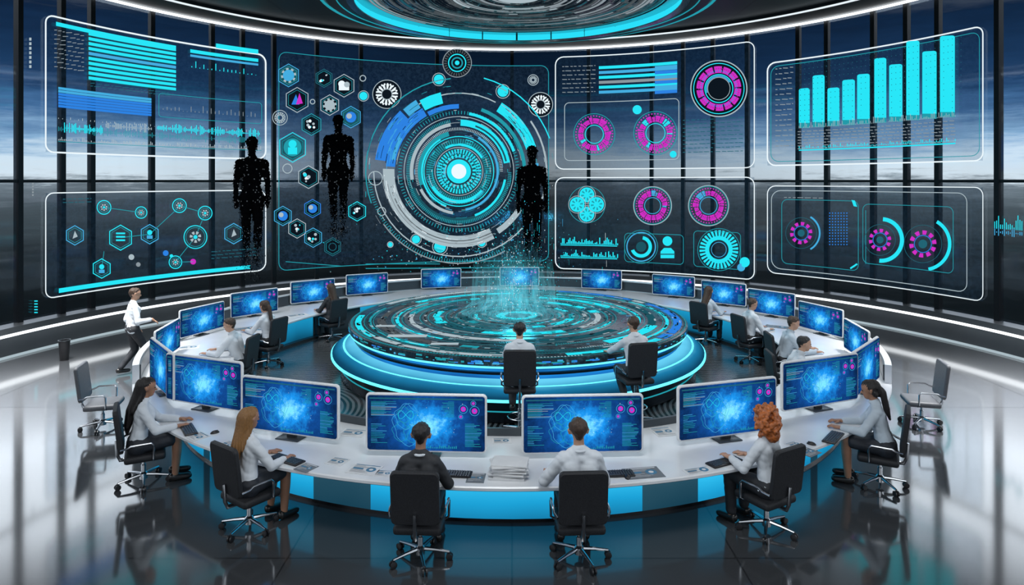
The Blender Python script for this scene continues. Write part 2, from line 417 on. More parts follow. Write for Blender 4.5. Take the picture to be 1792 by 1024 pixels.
# ------------------------------------------------------------------ people
def union(caps, vox, it=4, name='body'):
    mb = MB()
    for c in caps: mb.capsule(*c)
    me = bpy.data.meshes.new('raw'); me.from_pydata(mb.v, [], mb.f); me.update()
    o = bpy.data.objects.new('raw', me); COL.objects.link(o)
    r = o.modifiers.new('r', 'REMESH'); r.mode = 'VOXEL'; r.voxel_size = vox; r.adaptivity = 0
    sm = o.modifiers.new('s', 'SMOOTH'); sm.factor = .5; sm.iterations = it
    dg = bpy.context.evaluated_depsgraph_get(); dg.update()
    res = bpy.data.meshes.new_from_object(o.evaluated_get(dg))
    bpy.data.objects.remove(o); bpy.data.meshes.remove(me)
    return res
def displaced(me, fn):                                   # (points moved along their normals, faces)
    n = len(me.vertices); co = [0.]*(3*n); no = [0.]*(3*n)
    me.vertices.foreach_get('co', co); me.vertices.foreach_get('normal', no)
    out = []
    for i in range(0, 3*n, 3):
        d = fn(co[i], co[i+1], co[i+2]); out.append((co[i]+no[i]*d, co[i+1]+no[i+1]*d, co[i+2]+no[i+2]*d))
    fs = [p.vertices[:] for p in me.polygons]
    bpy.data.meshes.remove(me)
    return out, fs
def cloth(me, amp, sc, seed, name, mat, root):          # soft creases, sharper in the valleys
    N = noise.noise
    def fn(x, y, z):
        q = Vector((x*sc+seed, y*sc, z*sc*1.5+x*sc*.8)); return amp*(.9*min(abs(N(q))*2.2, 1.)-.5+.25*N(q*.5))
    vs, fs = displaced(me, fn); m = MB(); m.add(vs, fs); return m.build(name, mat, root, 180)
def ik(a, b, l1, l2, pole):
    a = Vector(a); b = Vector(b); d = b-a; L = min(d.length, (l1+l2)*.995); u = d.normalized()
    x = (l1*l1-l2*l2+L*L)/(2*L); h = math.sqrt(max(0, l1*l1-x*x)); p = Vector(pole); p = (p-u*p.dot(u)).normalized()
    return a+u*x+p*h, a+u*L
def fig(hipz=.485, hipy=-.06, lean=8, wl=(-.15, .33, .655), wr=(.15, .33, .655), al=(-.12, .34, .09), ar=(.12, .34, .09), kpole=(0, .7, .8),
        yaw=0, pitch=6, female=False, epl=(-.5, -.5, -.4), epr=(.5, -.5, -.4), hand=None, toe=None, sw=None):
    P = Vector((0, hipy, hipz)); R = Matrix.Rotation(-rad(lean), 3, 'X')
    tl = lambda x, y, z: P+R @ Vector((x, y, z))
    Rh = Matrix.Rotation(rad(yaw), 3, 'Z') @ Matrix.Rotation(-rad(lean*.4+pitch), 3, 'X')
    hp = tl(0, .005, .575); hl = lambda x, y, z: hp+Rh @ Vector((x, y, z))
    sw = sw or (.132 if female else .152); k = .9 if female else .97
    tor = [(tl(-.08, 0, 0), tl(.08, 0, 0), .105, .105)]
    for s in (-1, 1):
        tor += [(tl(s*.06, 0, .03), tl(s*.07*k, 0, .2), .098, .080*k), (tl(s*.07*k, 0, .2), tl(s*.085*k, .0, .37), .080*k, .088*k),
                (tl(s*.1*k, -.01, .445), tl(0, -.012, .52), .045, .045), (tl(s*.07, .02, .36), tl(s*.07, .02, .36), .09*k, .09*k)]
        if female: tor += [(tl(s*.065, .075, .34), tl(s*.065, .075, .34), .055, .055)]
    tor += [(tl(-sw*.9, -.008, .435), tl(sw*.9, -.008, .435), .056*k, .056*k)]
    arms = []; hands = []
    for s, w, pole in ((-1, wl, epl), (1, wr, epr)):
        sh = tl(s*sw, -.005, .43); e, w2 = ik(sh, w, .29, .25, pole); arms.append((sh, e, w2))
        d = Vector(hand) if hand else ((w2-e).normalized()*.4+Vector((-s*.15, .9, -.05))).normalized()
        d = d.normalized(); hands.append((s, w2, d))
    legs = []
    for s, a in ((-1, al), (1, ar)):
        hj = Vector((s*.09, hipy, hipz)); kn, an = ik(hj, a, .43, .42, kpole); legs.append((hj, kn, an))
    td = Vector(toe) if toe else Vector((0, 1, 0))
    feet = [(an+Vector((0, -.03, -.045)), an+td*.15+Vector((0, 0, -.055))) for (_, _, an) in legs]
    head = [(hl(0, -.022, .118), hl(0, .014, .122), .084, .080), (hl(0, .022, .095), hl(0, .046, .022), .066, .042),
            (hl(0, .09, .088), hl(0, .106, .064), .010, .015), (hl(-.03, .075, .108), hl(.03, .075, .108), .018, .018)]
    for s in (-1, 1): head += [(hl(s*.083, -.005, .075), hl(s*.088, -.012, .105), .013, .016)]
    neck = [(tl(0, -.01, .47), hl(0, -.008, .06), .054*k, .05*k)]
    body = tor+head+neck
    for (sh, e, w) in arms: body += [(sh, e, .048*k, .040*k), (e, w, .040*k, .027*k)]
    for (hj, kn, an) in legs: body += [(hj, kn, .088, .058), (kn, kn+(an-kn)*.35, .056, .056), (kn+(an-kn)*.35, an, .056, .038)]
    for (h, t) in feet: body += [(h, t, .036, .028)]
    palms = []
    for (s, w, d) in hands:
        up = Vector((0, 0, 1)); up = (up-d*up.dot(d)).normalized() if abs(d.z) < .95 else Vector((-s, 0, 0)); sd = d.cross(up)*1.
        for q in (-.018, 0, .018): body += [(w+sd*q*.5, w+d*.075+sd*q, .022, .017)]
        palms.append((s, w, d, up, sd))
    return dict(tl=tl, hl=hl, tor=tor, arms=arms, legs=legs, feet=feet, body=body, palms=palms, Rh=Rh, k=k, neck=neck)
def inflate(caps, g): return [(a, b, r0+g, r1+g) for (a, b, r0, r1) in caps]
def person(label, loc, rz, top='shirt_white', bottom='trouser_dark', skin='skin_light', hair='short', hm='hair_brown', shoe='shoe_black',
           sc=1.12, vox=.012, skirt=False, collar=None, group=None, **kw):
    f = fig(**kw); tl, hl = f['tl'], f['hl']; k = f['k']; sd_ = len(label)*.37
    root = thing('person', label, 'person', loc, rz, group, sc)
    me = union(f['body'], vox, 3); mb = MB(); mb.addmesh(me, 0); bpy.data.meshes.remove(me)
    for (s, w, d, up, sd) in f['palms']:
        for q, Lg in ((-.027, .058), (-.009, .072), (.009, .076), (.027, .066)):
            if s > 0: q = -q
            b = w+d*.078+sd*q
            mb.tube([b-d*.015, b+d*Lg*.45+up*.006, b+d*Lg*.8-up*.004, b+d*Lg-up*.014], [.010, .009, .008, .005], 7, 0)
        inn = sd*(1 if (sd.x*s) < 0 else -1)
        b = w+d*.02+inn*.02
        mb.tube([b, b+inn*.022+d*.022, b+inn*.03+d*.05-up*.004, b+inn*.028+d*.066-up*.008], [.013, .011, .009, .006], 7, 0)
    for s in (-1, 1):
        c = hl(s*.031, .0855, .098); mb.capsule(c, c, .0095, n=8, m=1)
    mb.capsule(hl(-.018, .0815, .036), hl(.018, .0815, .036), .0075, n=8, m=2)
    mb.build('body', [skin, 'eye', 'lip'], root, 180)
    # upper garment
    caps = inflate(f['tor'], .014)
    for (sh, e, w) in f['arms']: caps += [(sh, e, .048*k+.016, .040*k+.015), (e, e+(w-e)*.86, .040*k+.015, .033*k+.012)]
    cloth(union(caps, vox, 3), .007, 7.5, sd_, 'jacket' if top == 'suit_black' else 'shirt', top, root)
    cm = MB(); nb = [tl(.066*k*math.cos(a), -.01+.062*k*math.sin(a), .515+.012*math.sin(a)) for a in [2*PI*i/16 for i in range(16)]]
    cm.tube(nb, .013, 6, 0, True); cm.build('collar', collar or top, root, 60)
    # lower garment
    if skirt:
        caps = [(tl(-.08, 0, 0), tl(.08, 0, 0), .125, .125), (tl(0, 0, .0), tl(0, 0, .12), .115, .10)]
        (h0, k0, _), (h1, k1, _) = f['legs']
        for q in (.0, .25, .5, .75, 1.):
            a = h0.lerp(h1, q); b = h0.lerp(k0, .82).lerp(h1.lerp(k1, .82), q); caps += [(a, b, .10, .078)]
        nm = 'skirt'
    else:
        caps = [(tl(-.08, 0, 0), tl(.08, 0, 0), .122, .122), (tl(0, 0, 0), tl(0, 0, .08), .118, .105)]
        for (hj, kn, an) in f['legs']: caps += [(hj, kn, .104, .072), (kn, kn+(an-kn)*.93, .072, .056)]
        nm = 'trousers'
    cloth(union(caps, vox, 3), .005, 8., sd_, nm, bottom, root)
    for (h, t) in f['feet']:
        me = union([(h, t, .044, .036), (h+Vector((0, 0, .01)), h.lerp(t, .5), .046, .04)], .014, 2); zz = min(h.z, t.z)-.04
        vs, fs = displaced(me, lambda x, y, z: 0.); m3 = MB(); m3.add([(x, y, max(z, zz)) for (x, y, z) in vs], fs)
        m3.build('shoe', shoe, root, 180)
    # hair
    hc = [(hl(0, -.030, .130), hl(0, .012, .142), .087, .072), (hl(0, -.05, .09), hl(0, -.045, .055), .058, .040), (hl(-.058, -.02, .12), hl(-.058, .0, .15), .034, .028), (hl(.058, -.02, .12), hl(.058, .0, .15), .034, .028)]
    v2 = .009
    if hair == 'long':
        hc += [(hl(0, -.05, .12), hl(0, -.075, .0), .082, .070), (hl(0, -.075, 0), tl(0, -.125, .38), .070, .058), (tl(0, -.125, .38), tl(0, -.135, .22), .058, .040), (tl(0, -.135, .22), tl(0, -.13, .12), .040, .016)]
        for s in (-1, 1): hc += [(hl(s*.062, -.02, .14), hl(s*.072, -.035, .0), .030, .026), (hl(s*.072, -.035, 0), tl(s*.062, -.1, .38), .026, .022), (tl(s*.035, -.135, .36), tl(s*.04, -.14, .2), .026, .012)]
    if hair == 'tied':
        hc += [(hl(0, -.045, .12), hl(0, -.065, .06), .076, .058), (hl(0, -.105, .085), hl(0, -.125, .05), .036, .036), (hl(0, -.125, .05), tl(0, -.115, .42), .036, .034), (tl(0, -.115, .42), tl(0, -.12, .30), .034, .014)]
        for s in (-1, 1): hc += [(hl(s*.064, -.005, .125), hl(s*.062, -.045, .04), .030, .028)]
    if hair == 'curly':
        rr = random.Random(3)
        for i in range(240):
            a = rr.uniform(0, 2*PI); z = rr.uniform(-1., 1.); r = math.sqrt(max(0, 1-z*z)); d = Vector((r*math.cos(a), r*math.sin(a), z))
            if d.y > .35 and z < .62: continue
            p = hl(*(Vector((0, -.035, .075))+Vector((d.x*.135, d.y*.12, d.z*.165))*rr.uniform(.92, 1.06))); hc.append((p, p+Vector((rr.uniform(-.025, .025), rr.uniform(-.02, .02), rr.uniform(-.03, .03))), .022, .018))
        hc += [(hl(0, -.06, .03), hl(0, -.08, -.04), .1, .085)]
        v2 = .008
    c0 = hl(0, -.03, .1); N = noise.noise
    if hair in ('long', 'tied'): fn = lambda x, y, z: .0045*math.sin(34*math.atan2(x-c0.x, -(y-c0.y))+5*N(Vector((x*5, y*5, z*5))))
    elif hair == 'curly': fn = lambda x, y, z: .006*N(Vector((x*60, y*60, z*60)))
    else: fn = lambda x, y, z: .006*N(Vector((x*55, y*55, z*28)))
    vs, fs = displaced(union(hc, v2, 2 if hair != 'curly' else 1), fn)
    m4 = MB(); m4.add(vs, fs); m4.build('hair', hm, root, 180)
    return root
SEATS = []                                               # chairs to set later: (place, turn, label)
# near side, sitting outside the ring
pA = polar(-42.6, 7.22); SEATS.append((pA, -62, 'black office chair under the woman with long black hair'))
person('woman with long black hair in white shirt and dark skirt, typing in profile', pA, rad(-62), 'shirt_white', 'skirt_navy', 'skin_tan', 'long', 'hair_black', skirt=True, female=True, sc=1.1, vox=.010, lean=8, wl=(-.13, .40, .665), wr=(.13, .36, .665), pitch=4)
pB = polar(-25, 7.16); SEATS.append((pB, -36, 'black office chair under the woman with long honey hair'))
person('woman with long straight honey hair in white shirt, seen from behind', pB, rad(-36), 'shirt_white', 'skirt_navy', 'skin_tan', 'long', 'hair_honey', skirt=True, female=True, sc=1.1, vox=.010, lean=5, pitch=2)
pC = Vector((-.97, 7.13, 0)); SEATS.append((pC, -3, 'black office chair under the man in the dark suit jacket'))
person('man with short dark hair in black suit jacket, back to the viewer', pC, rad(-4), 'suit_black', 'trouser_dark', 'skin_tan', 'short', 'hair_black', collar='shirt_white', sc=1.13, vox=.010, sw=.14)
pD = Vector((.71, 7.13, 0)); SEATS.append((pD, 3, 'black office chair under the broad man in the white shirt at the front'))
person('broad short-haired man in white shirt at the desk front, back to the viewer', pD, rad(5), 'shirt_white', 'trouser_dark', 'skin_light', 'short', 'hair_brown', sc=1.17, vox=.010, wl=(-.25, .32, .645), wr=(.16, .32, .64))
pE = polar(24, 7.16); SEATS.append((pE, 30, 'black office chair under the woman with curly red hair'))
person('woman with big curly red hair in white shirt and dark trousers', pE, rad(38), 'shirt_white', 'trouser_dark', 'skin_light', 'curly', 'hair_red', female=True, sc=1.1, vox=.010, wl=(-.15, .33, .69), pitch=2)
pF = polar(41.8, 7.25); SEATS.append((pF, 60, 'black office chair under the woman with dark tied-back hair'))
person('woman with dark tied-back hair in grey-white blouse, reaching to her keyboard in profile', pF, rad(62), 'shirt_blue', 'skirt_navy', 'skin_tan', 'tied', 'hair_black', skirt=True, female=True, sc=1.1, vox=.010, lean=14, wl=(-.13, .42, .665), wr=(.13, .42, .665))
# far side, sitting inside the ring
def inner(th, r, rz, clab, plab, **kw):
    p = polar(th, r); SEATS.append((p, rz, clab)); person(plab, p, rad(rz), vox=.014, **kw)
inner(-75, 5.42, -75+180-20, 'black office chair of the man farthest left inside the ring', 'man in white shirt sitting farthest left inside the ring, leaning to the desk', lean=18, wl=(-.15, .46, .665), wr=(.15, .46, .665), hm='hair_brown')
inner(-94, 5.30, -94+180-20, 'black office chair of the second worker on the inner left curve', 'second worker on the inner left curve, white shirt and brown tied-back hair', hair='tied', hm='hair_brown', female=True, lean=14, wl=(-.15, .42, .665), wr=(.15, .42, .665))
inner(-121, 5.30, -121+180-8, 'black office chair of the long-haired woman at the far left back', 'dark-dressed woman with long brown hair at the far left back', top='suit_black', hair='long', hm='hair_brown', female=True)
inner(116, 5.30, 116-180+14, 'black office chair of the far right woman inside the ring', 'far right woman inside the ring with brown hair, beside the round table', hair='long', hm='hair_brown', female=True, top='shirt_blue', lean=16, wl=(-.15, .44, .665), wr=(.15, .44, .665))
inner(97, 5.30, 97-180+10, 'black office chair of the middle right worker inside the ring', 'middle right worker inside the ring with short hair and white shirt', hm='hair_brown', lean=10)
inner(77, 5.42, 77-180+10, 'black office chair beside the leaning man on the right', 'worker in pale shirt at the inner right curve beside the leaning man', hm='hair_brown', lean=18, top='shirt_blue', wl=(-.15, .46, .665), wr=(.15, .46, .665))
inner(61, 5.44, 61-180+24, 'black office chair of the man leaning far over the right curve', 'man in white shirt leaning far over the desk at the right curve', hm='hair_black', lean=30, wl=(-.17, .58, .665), wr=(.16, .55, .665), pitch=-6)
# two men at the hologram table on tall chairs
tc0 = Vector((.12, 10.6, 0)); tc1 = Vector((2.02, 11.05, 0))
person('short-haired man on the tall chair straight in front of the hologram table', tc0, 0, 'shirt_white', sc=1.12, vox=.014, hipz=.806, lean=10, wl=(-.2, .5, .965), wr=(.2, .5, .965), al=(-.1, .14, .39), ar=(.1, .14, .39), hm='hair_black')
person('brown-haired man on the tall chair at the right of the hologram table', tc1, rad(18), 'shirt_white', sc=1.12, vox=.014, hipz=.806, lean=10, wl=(-.2, .5, .965), wr=(.2, .48, .965), al=(-.1, .14, .39), ar=(.1, .14, .39), hm='hair_brown')
# walker
person('man in white shirt and dark trousers walking past the left of the desk', (-7.86, 13.95, 0), rad(-50), 'shirt_white', 'trouser_dark', 'skin_light', 'short', 'hair_brown', sc=1.07, vox=.014, hipz=.885, hipy=0, lean=3,
       wl=(-.20, .10, .86), wr=(.20, .30, 1.06), al=(-.07, -.20, .13), ar=(.07, .14, .09), kpole=(0, 1, .1), hand=(0, .7, -.6), epl=(-.2, -1, -.2), epr=(.2, -1, -.4))

# ------------------------------------------------------------------ hologram figures before the wall
def holo(label, px, ytop, ybot, rz, seed):
    Y = wallY(px, .75); x = (px-CX)/F*Y; hgt = (ybot-ytop)/F*Y; s = hgt/1.76
    zb = H-(ybot-HY)/F*Y
    V = Vector
    caps = [(V((0, 0, 1.62)), V((0, .01, 1.675)), .066, .078), (V((0, .03, 1.60)), V((0, .035, 1.57)), .054, .042), (V((0, 0, 1.42)), V((0, 0, 1.56)), .05, .044),
            (V((-.13, 0, 1.40)), V((.13, 0, 1.40)), .05, .05), (V((-.065, .0, 1.30)), V((.065, .0, 1.30)), .098, .098), (V((0, 0, 1.43)), V((-.11, 0, 1.40)), .055, .048), (V((0, 0, 1.43)), V((.11, 0, 1.40)), .055, .048),
            (V((-.05, 0, 1.28)), V((-.03, 0, 1.08)), .092, .076), (V((.05, 0, 1.28)), V((.03, 0, 1.08)), .092, .076), (V((-.03, 0, 1.08)), V((-.06, 0, .93)), .076, .09), (V((.03, 0, 1.08)), V((.06, 0, .93)), .076, .09)]
    for q in (-1, 1):
        caps += [(V((q*.165, 0, 1.39)), V((q*.200, -.01, 1.13)), .050, .038), (V((q*.200, -.01, 1.13)), V((q*.205, .03, .89)), .038, .026), (V((q*.205, .03, .88)), V((q*.20, .04, .78)), .032, .02), (V((q*.185, .05, .86)), V((q*.175, .06, .80)), .013, .010),
                 (V((q*.074, 0, .92)), V((q*.076, .01, .50)), .084, .054), (V((q*.076, .0, .50)), V((q*.072, -.02, .36)), .052, .054), (V((q*.072, -.02, .36)), V((q*.06, 0, .08)), .054, .032), (V((q*.06, 0, .07)), V((q*.065, .06, .0)), .032, .02)]
    me = union(caps, .015, 2)
    rr = random.Random(seed); mb = MB(); keep = []
    pts, fs = displaced(me, lambda x, y, z: max(-.005, rr.gauss(-.002, .009)))
    for p in fs:
        z = pts[p[0]][2]
        if rr.random() < (.70 if z < .22 else .40 if z < .42 else .12 if z < .6 else 0.): continue
        keep.append(list(p))
    mb.add([Vector(q)*s for q in pts], keep, 0)
    mb.m = [0 if rr.random() > .02 else 1 for _ in mb.m]
    for q in range(1500):                                  # crumbs drifting off the outline, most at the legs
        b = rr.choice(caps); p = Vector(b[0]).lerp(Vector(b[1]), rr.random()); low = p.z < .6
        a = rr.uniform(0, 2*PI); k = b[2]+abs(rr.gauss(0, .034 if low else .014))
        p = (p+Vector((math.cos(a)*k, rr.uniform(-.03, .03), math.sin(a)*k*.6)))*s; e = rr.uniform(.005, .014)*s*.7
        mb.cubelet(p, (e, e, e), 0 if rr.random() > .1 else 1)
    for q in range(260):                                   # trail below the feet
        z = .12-abs(rr.gauss(0, .16)); p = Vector((rr.gauss(0, .08), rr.uniform(-.04, .04), z))*s; e = rr.uniform(.004, .013)*s*.7
        mb.cubelet(p, (e, e, e*rr.choice((1, 1, 3))), 0 if rr.random() > .2 else 1)
    o = mb.build('hologram_figure', ['hologram_black', 'slate'], None, 180); o.location = (x, Y, zb); o.rotation_euler = (0, 0, rz)
    tag(o, label, 'hologram', 'black hologram figures before the window wall')
holo('black crumbling human-shaped hologram at the left beside the upper left screen', 441, 238, 463, rad(200), 1)
holo('black crumbling human-shaped hologram hovering highest, among the honeycomb icons', 592, 200, 407, rad(188), 2)
holo('black crumbling human-shaped hologram standing right of the huge dial', 931, 254, 464, rad(182), 3)

# ------------------------------------------------------------------ setting
fl = MB(); fl.lathe([(0.001, 0), (RW+.1, 0), (RW+.1, -.2), (.001, -.2)], 96, 0, (0, YW, 0)); structure(fl.build('floor', 'floor_polished'))
il = MB(); il.lathe([(0.001, 0), (RI+.3, 0), (RI+.3, -.004), (0.001, -.004)], 96, 0, (0, 0, 0)); o = il.build('floor_inner', 'floor_rippled'); o.location = (0, YC, .008); structure(o)
ce = MB(); ce.lathe([(.001, 0), (RW+.1, 0), (RW+.1, .2), (.001, .2)], 96, 0, (0, YW, 8.95))
ce.build('ceiling', 'ceiling_dark')['kind'] = 'structure'
sf = MB(); sf.sector(10.55, 11.8, 8.78, 8.95, 62, 298, 120, 0, (0, YW, 0)); structure(sf.build('trim_1', 'soffit'))
s1 = MB(); s1.sector(11.62, 11.70, 8.73, 8.78, 62, 298, 120, 0, (0, YW, 0)); structure(s1.build('trim_2', 'strip'))
s2 = MB(); s2.sector(10.50, 10.55, 8.80, 8.84, 62, 298, 120, 0, (0, YW, 0)); structure(s2.build('trim_3', 'white'))
sb = MB(); sb.sector(RW-.14, RW+.1, 0, .50, 62, 298, 120, 0, (0, YW, 0)); structure(sb.build('wall_back', 'ledge_grey'))
ld = MB(); ld.sector(RW-.34, RW+.1, .58, .72, 62, 298, 120, 0, (0, YW, 0)); structure(ld.build('trim_4', 'ledge_grey'))
s3 = MB(); s3.sector(RW-.36, RW-.1, .52, .57, 62, 298, 120, 0, (0, YW, 0)); structure(s3.build('trim_5', 'strip'))
s4 = MB(); s4.sector(RW-.18, RW-.13, .0, .05, 62, 298, 120, 0, (0, YW, 0)); structure(s4.build('baseboard_back', 'frost'))
hb = MB(); hb.sector(RW-.02, RW+.06, H-.035, H+.035, 62, 298, 120, 0, (0, YW, 0)); structure(hb.build('trim_6', 'mullion'))
def ang_of(px): 
    p = wallpt(px, HY); return math.degrees(math.atan2(p.x, -(p.y-YW)))     # 0 toward the viewer
edges = [ang_of(p) % 360 for p in (-110, -30, 35, 110, 162, 267, 372, 425, 480, 555, 632, 765, 896, 1030, 1140, 1195, 1247, 1307, 1396, 1446, 1527, 1585, 1640, 1745, 1890)]
edges = [298, 290, 283]+edges+[77, 70, 62]
for i in range(len(edges)-1):
    a, b = edges[i], edges[i+1]
    w = MB(); w.sector(RW, RW+.02, .72, 8.78, b, a, max(2, int(abs(a-b)/3)+1), 0, (0, YW, 0))
    wn = structure(w.build('window_%d' % (i+1), 'window_glass'))
    mu = MB(); hw = .30; mu.sector(RW-.03, RW+.12, .72, 8.78, a-hw, a+hw, 1, 0, (0, YW, 0)); mu.build('mullion', 'mullion', wn)

# ------------------------------------------------------------------ wall displays
def screen(label, x0, zt, x1, zb, r=14, w=2.2, film='film', inner=None, col='white'):
    t = thing('display_screen', label, 'screen', wallpt((x0+x1)/2, HY, .05), 0, 'projected data screens on the curved window wall')
    t.location.z = zb
    off = Vector(t.location)
    fnl = lambda px, py, o: wallpt(px, py, o)-off
    g = G(fnl, .04); n = 24
    for i in range(n):
        a = x0+(x1-x0)*i/n; b = x0+(x1-x0)*(i+1)/n
        g.q([(a, wy(a, zt)), (b, wy(b, zt)), (b, wy(b, zb)), (a, wy(a, zb))], film)
    g.build('screen_film', t)
    g = G(fnl, .05); g.stroke(rounded(x0, zb, x1, zt, r), w, col, True)
    if inner: g.stroke(rounded(x0+inner, zb+inner*.02, x1-inner, zt-inner*.02, r), 1.2, 'teal', True)
    g.build('frame_outline', t)
    t_fn = lambda off_=.06: G(fnl, off_)
    return t, t_fn
def textrows(g, x0, y0, x1, rows, dy, m, h=1.6, seed=1, level_=True):
    rr = random.Random(seed)
    for k in range(rows):
        x = x0; y = y0+k*dy
        while x < x1-2:
            w = rr.uniform(3, 11); e = min(x1, x+w)
            if level_: yy = level(x0, y, x)
            else: yy = y
            g.rect(x, yy, e, yy+h, m); g.off -= g.step; x = e+rr.uniform(1.5, 4)
    g.off += g.step
def wave(g, x0, x1, y, amp, m, step=2.6, seed=2, up=True, wd=1.4):
    rr = random.Random(seed); x = x0
    while x < x1:
        h = amp*rr.uniform(.15, 1)**1.6; yy = level(x0, y, x); g.rect(x, yy-h, x+wd, yy+(0 if up else h*.8), m); g.off -= g.step; x += step
    g.off += g.step
def donut(g, cx, cy, r, c1='magenta', c2='cyan', seed=0):
    rr = random.Random(seed)
    g.circ(cx, cy, r, 1.2, 'teal'); g.circ(cx, cy, r*.92, .8, 'dim')
    a = 0
    while a < 360:
        d = rr.choice((10, 14, 20, 28)); c = c1 if rr.random() < .78 else c2
        g.arc(cx, cy, r*(.5+.05*rr.random()), r*(.74+.10*rr.random()), a, min(360, a+d-3), c); g.off -= g.step; a += d
    g.off += g.step; g.circ(cx, cy, r*.44, 1.2, c2); g.ticks(cx, cy, r*.86, r*.92, 40, .4, c1); g.ticks(cx, cy, r*.6, r*.64, 40, .3, 'dark'); g.ticks(cx, cy, r*.68, r*.71, 50, .35, 'plum')
# screen 1 : upper left
t, gg = screen('large projected screen of cyan tables and waveforms on the upper left windows', 80, wz(80, 25), 465, wz(80, 266), w=2.8)
g = gg(); g.rectw(98, 38, 308, 45, 'cyan')
for k in range(10): g.rectw(155, 56+k*8.6, 308, 61.5+k*8.6, 'cyan' if k != 4 else 'sky')
for k in range(10): g.rectw(155, 62+k*8.6, 308, 63+k*8.6, 'petrol')
g.build('table_rows', t)
g = gg(); textrows(g, 95, 52, 147, 9, 8, 'grey', 1.2, 4); textrows(g, 158, 145, 300, 2, 5, 'dim', 1.2, 5); g.build('text_lines', t)
g = gg(); g.rectw(333, 86, 452, 92, 'cyan'); g.rectw(333, 95, 452, 99, 'sky'); g.rectw(378, 76, 452, 84, 'cyan'); wave(g, 335, 452, 118, 12, 'cyan', 7, 8); g.build('bar_strip', t)
g = gg()
for k in range(7): g.rectw(102, 152+k*5.2, 265, 156.4+k*5.2, 'blue' if k > 1 else 'sky')
g.build('block_table', t)
g = gg(); g.stroke(rounded(278, wz(278, 204), 458, wz(278, 163), 5), 1, 'teal', True); wave(g, 285, 452, 192, 12, 'grey', 7, 3, True, 1); g.build('inset_chart', t)
g = gg(); wave(g, 102, 458, 208, 5, 'frost', 7, 9, True, 1); wave(g, 102, 458, 226, 9, 'teal', 2.6, 10, False, 1.); wave(g, 112, 180, 224, 10, 'cyan', 2.2, 15, False, 1.5); wave(g, 275, 455, 224, 10, 'cyan', 2.2, 16, False, 1.4); wave(g, 185, 265, 220, 9, 'frost', 2.4, 12, False, 1.2); wave(g, 102, 458, 246, 7, 'frost', 2.6, 11, True, 1.2)
g.rectw(102, 247, 458, 248, 'teal'); g.build('waveform', t)
# screen 2 : lower left
t, gg = screen('lower left projected screen of linked round icons with a cyan bar beneath', 80, wz(80, 338), 465, wz(80, 523), film='film', w=2.)
for a, b in (((182, 363), (247, 372)), ((314, 360), (359, 373)), ((262, 410), (314, 362)), ((342, 415), (359, 373)), ((178, 470), (182, 440)), ((307, 459), (338, 458)), ((307, 459), (342, 415)), ((211, 416), (262, 410))):
    g = gg(); g.line(*a, *b, 1.1, 'teal'); g.build('link_line', t)
for i, (x, y, r, hx) in enumerate(((182, 363, 12, 0), (247, 372, 10, 0), (314, 360, 12, 0), (359, 373, 12, 0), (131, 412, 17, 1), (211, 416, 22, 1), (262, 410, 17, 1), (342, 415, 20, 0), (409, 409, 18, 1), (178, 470, 17, 1), (307, 459, 11, 0))):
    g = gg()
    if hx: g.hexo(x, y, r, 1.8, 'cyan' if i % 2 else 'sky'); g.hexo(x, y, r-4, .9, 'teal')
    else: g.circ(x, y, r, 1.6, 'cyan'); g.circ(x, y, r-3.5, .9, 'teal')
    if i in (4, 8): g.poly([(x-4, y+6), (x, y-8), (x+5, y+2)], 'frost')
    elif i in (5,):
        for q in range(3): g.rect(x-8, y-9+q*6, x+8, y-6+q*6, 'cyan')
    elif i in (6, 9): g.disc(x, y-3, 4.5, 'cyan'); g.rect(x-5, y+2, x+5, y+8, 'sky')
    else: g.ticks(x, y, r*.25, r*.5, 7, .6, 'frost'); g.disc(x, y, r*.18, 'cyan')
    g.build('round_icon' if not hx else 'hexagon_icon', t)
for (x, y, r, c) in ((338, 458, 5, 'magenta'), (290, 443, 5, 'blue'), (242, 463, 4, 'grey'), (230, 450, 5, 'frost'), (300, 448, 3, 'cyan')): g = gg(); g.disc(x, y, r, c); g.build('node_dot', t)
g = gg(); g.rectw(103, 505, 438, 513, 'cyan'); g.build('progress_bar', t)
g = gg(); textrows(g, 110, 348, 160, 2, 6, 'dim', 1.2, 21); textrows(g, 370, 440, 450, 3, 6, 'dim', 1.2, 22); g.build('text_lines', t)
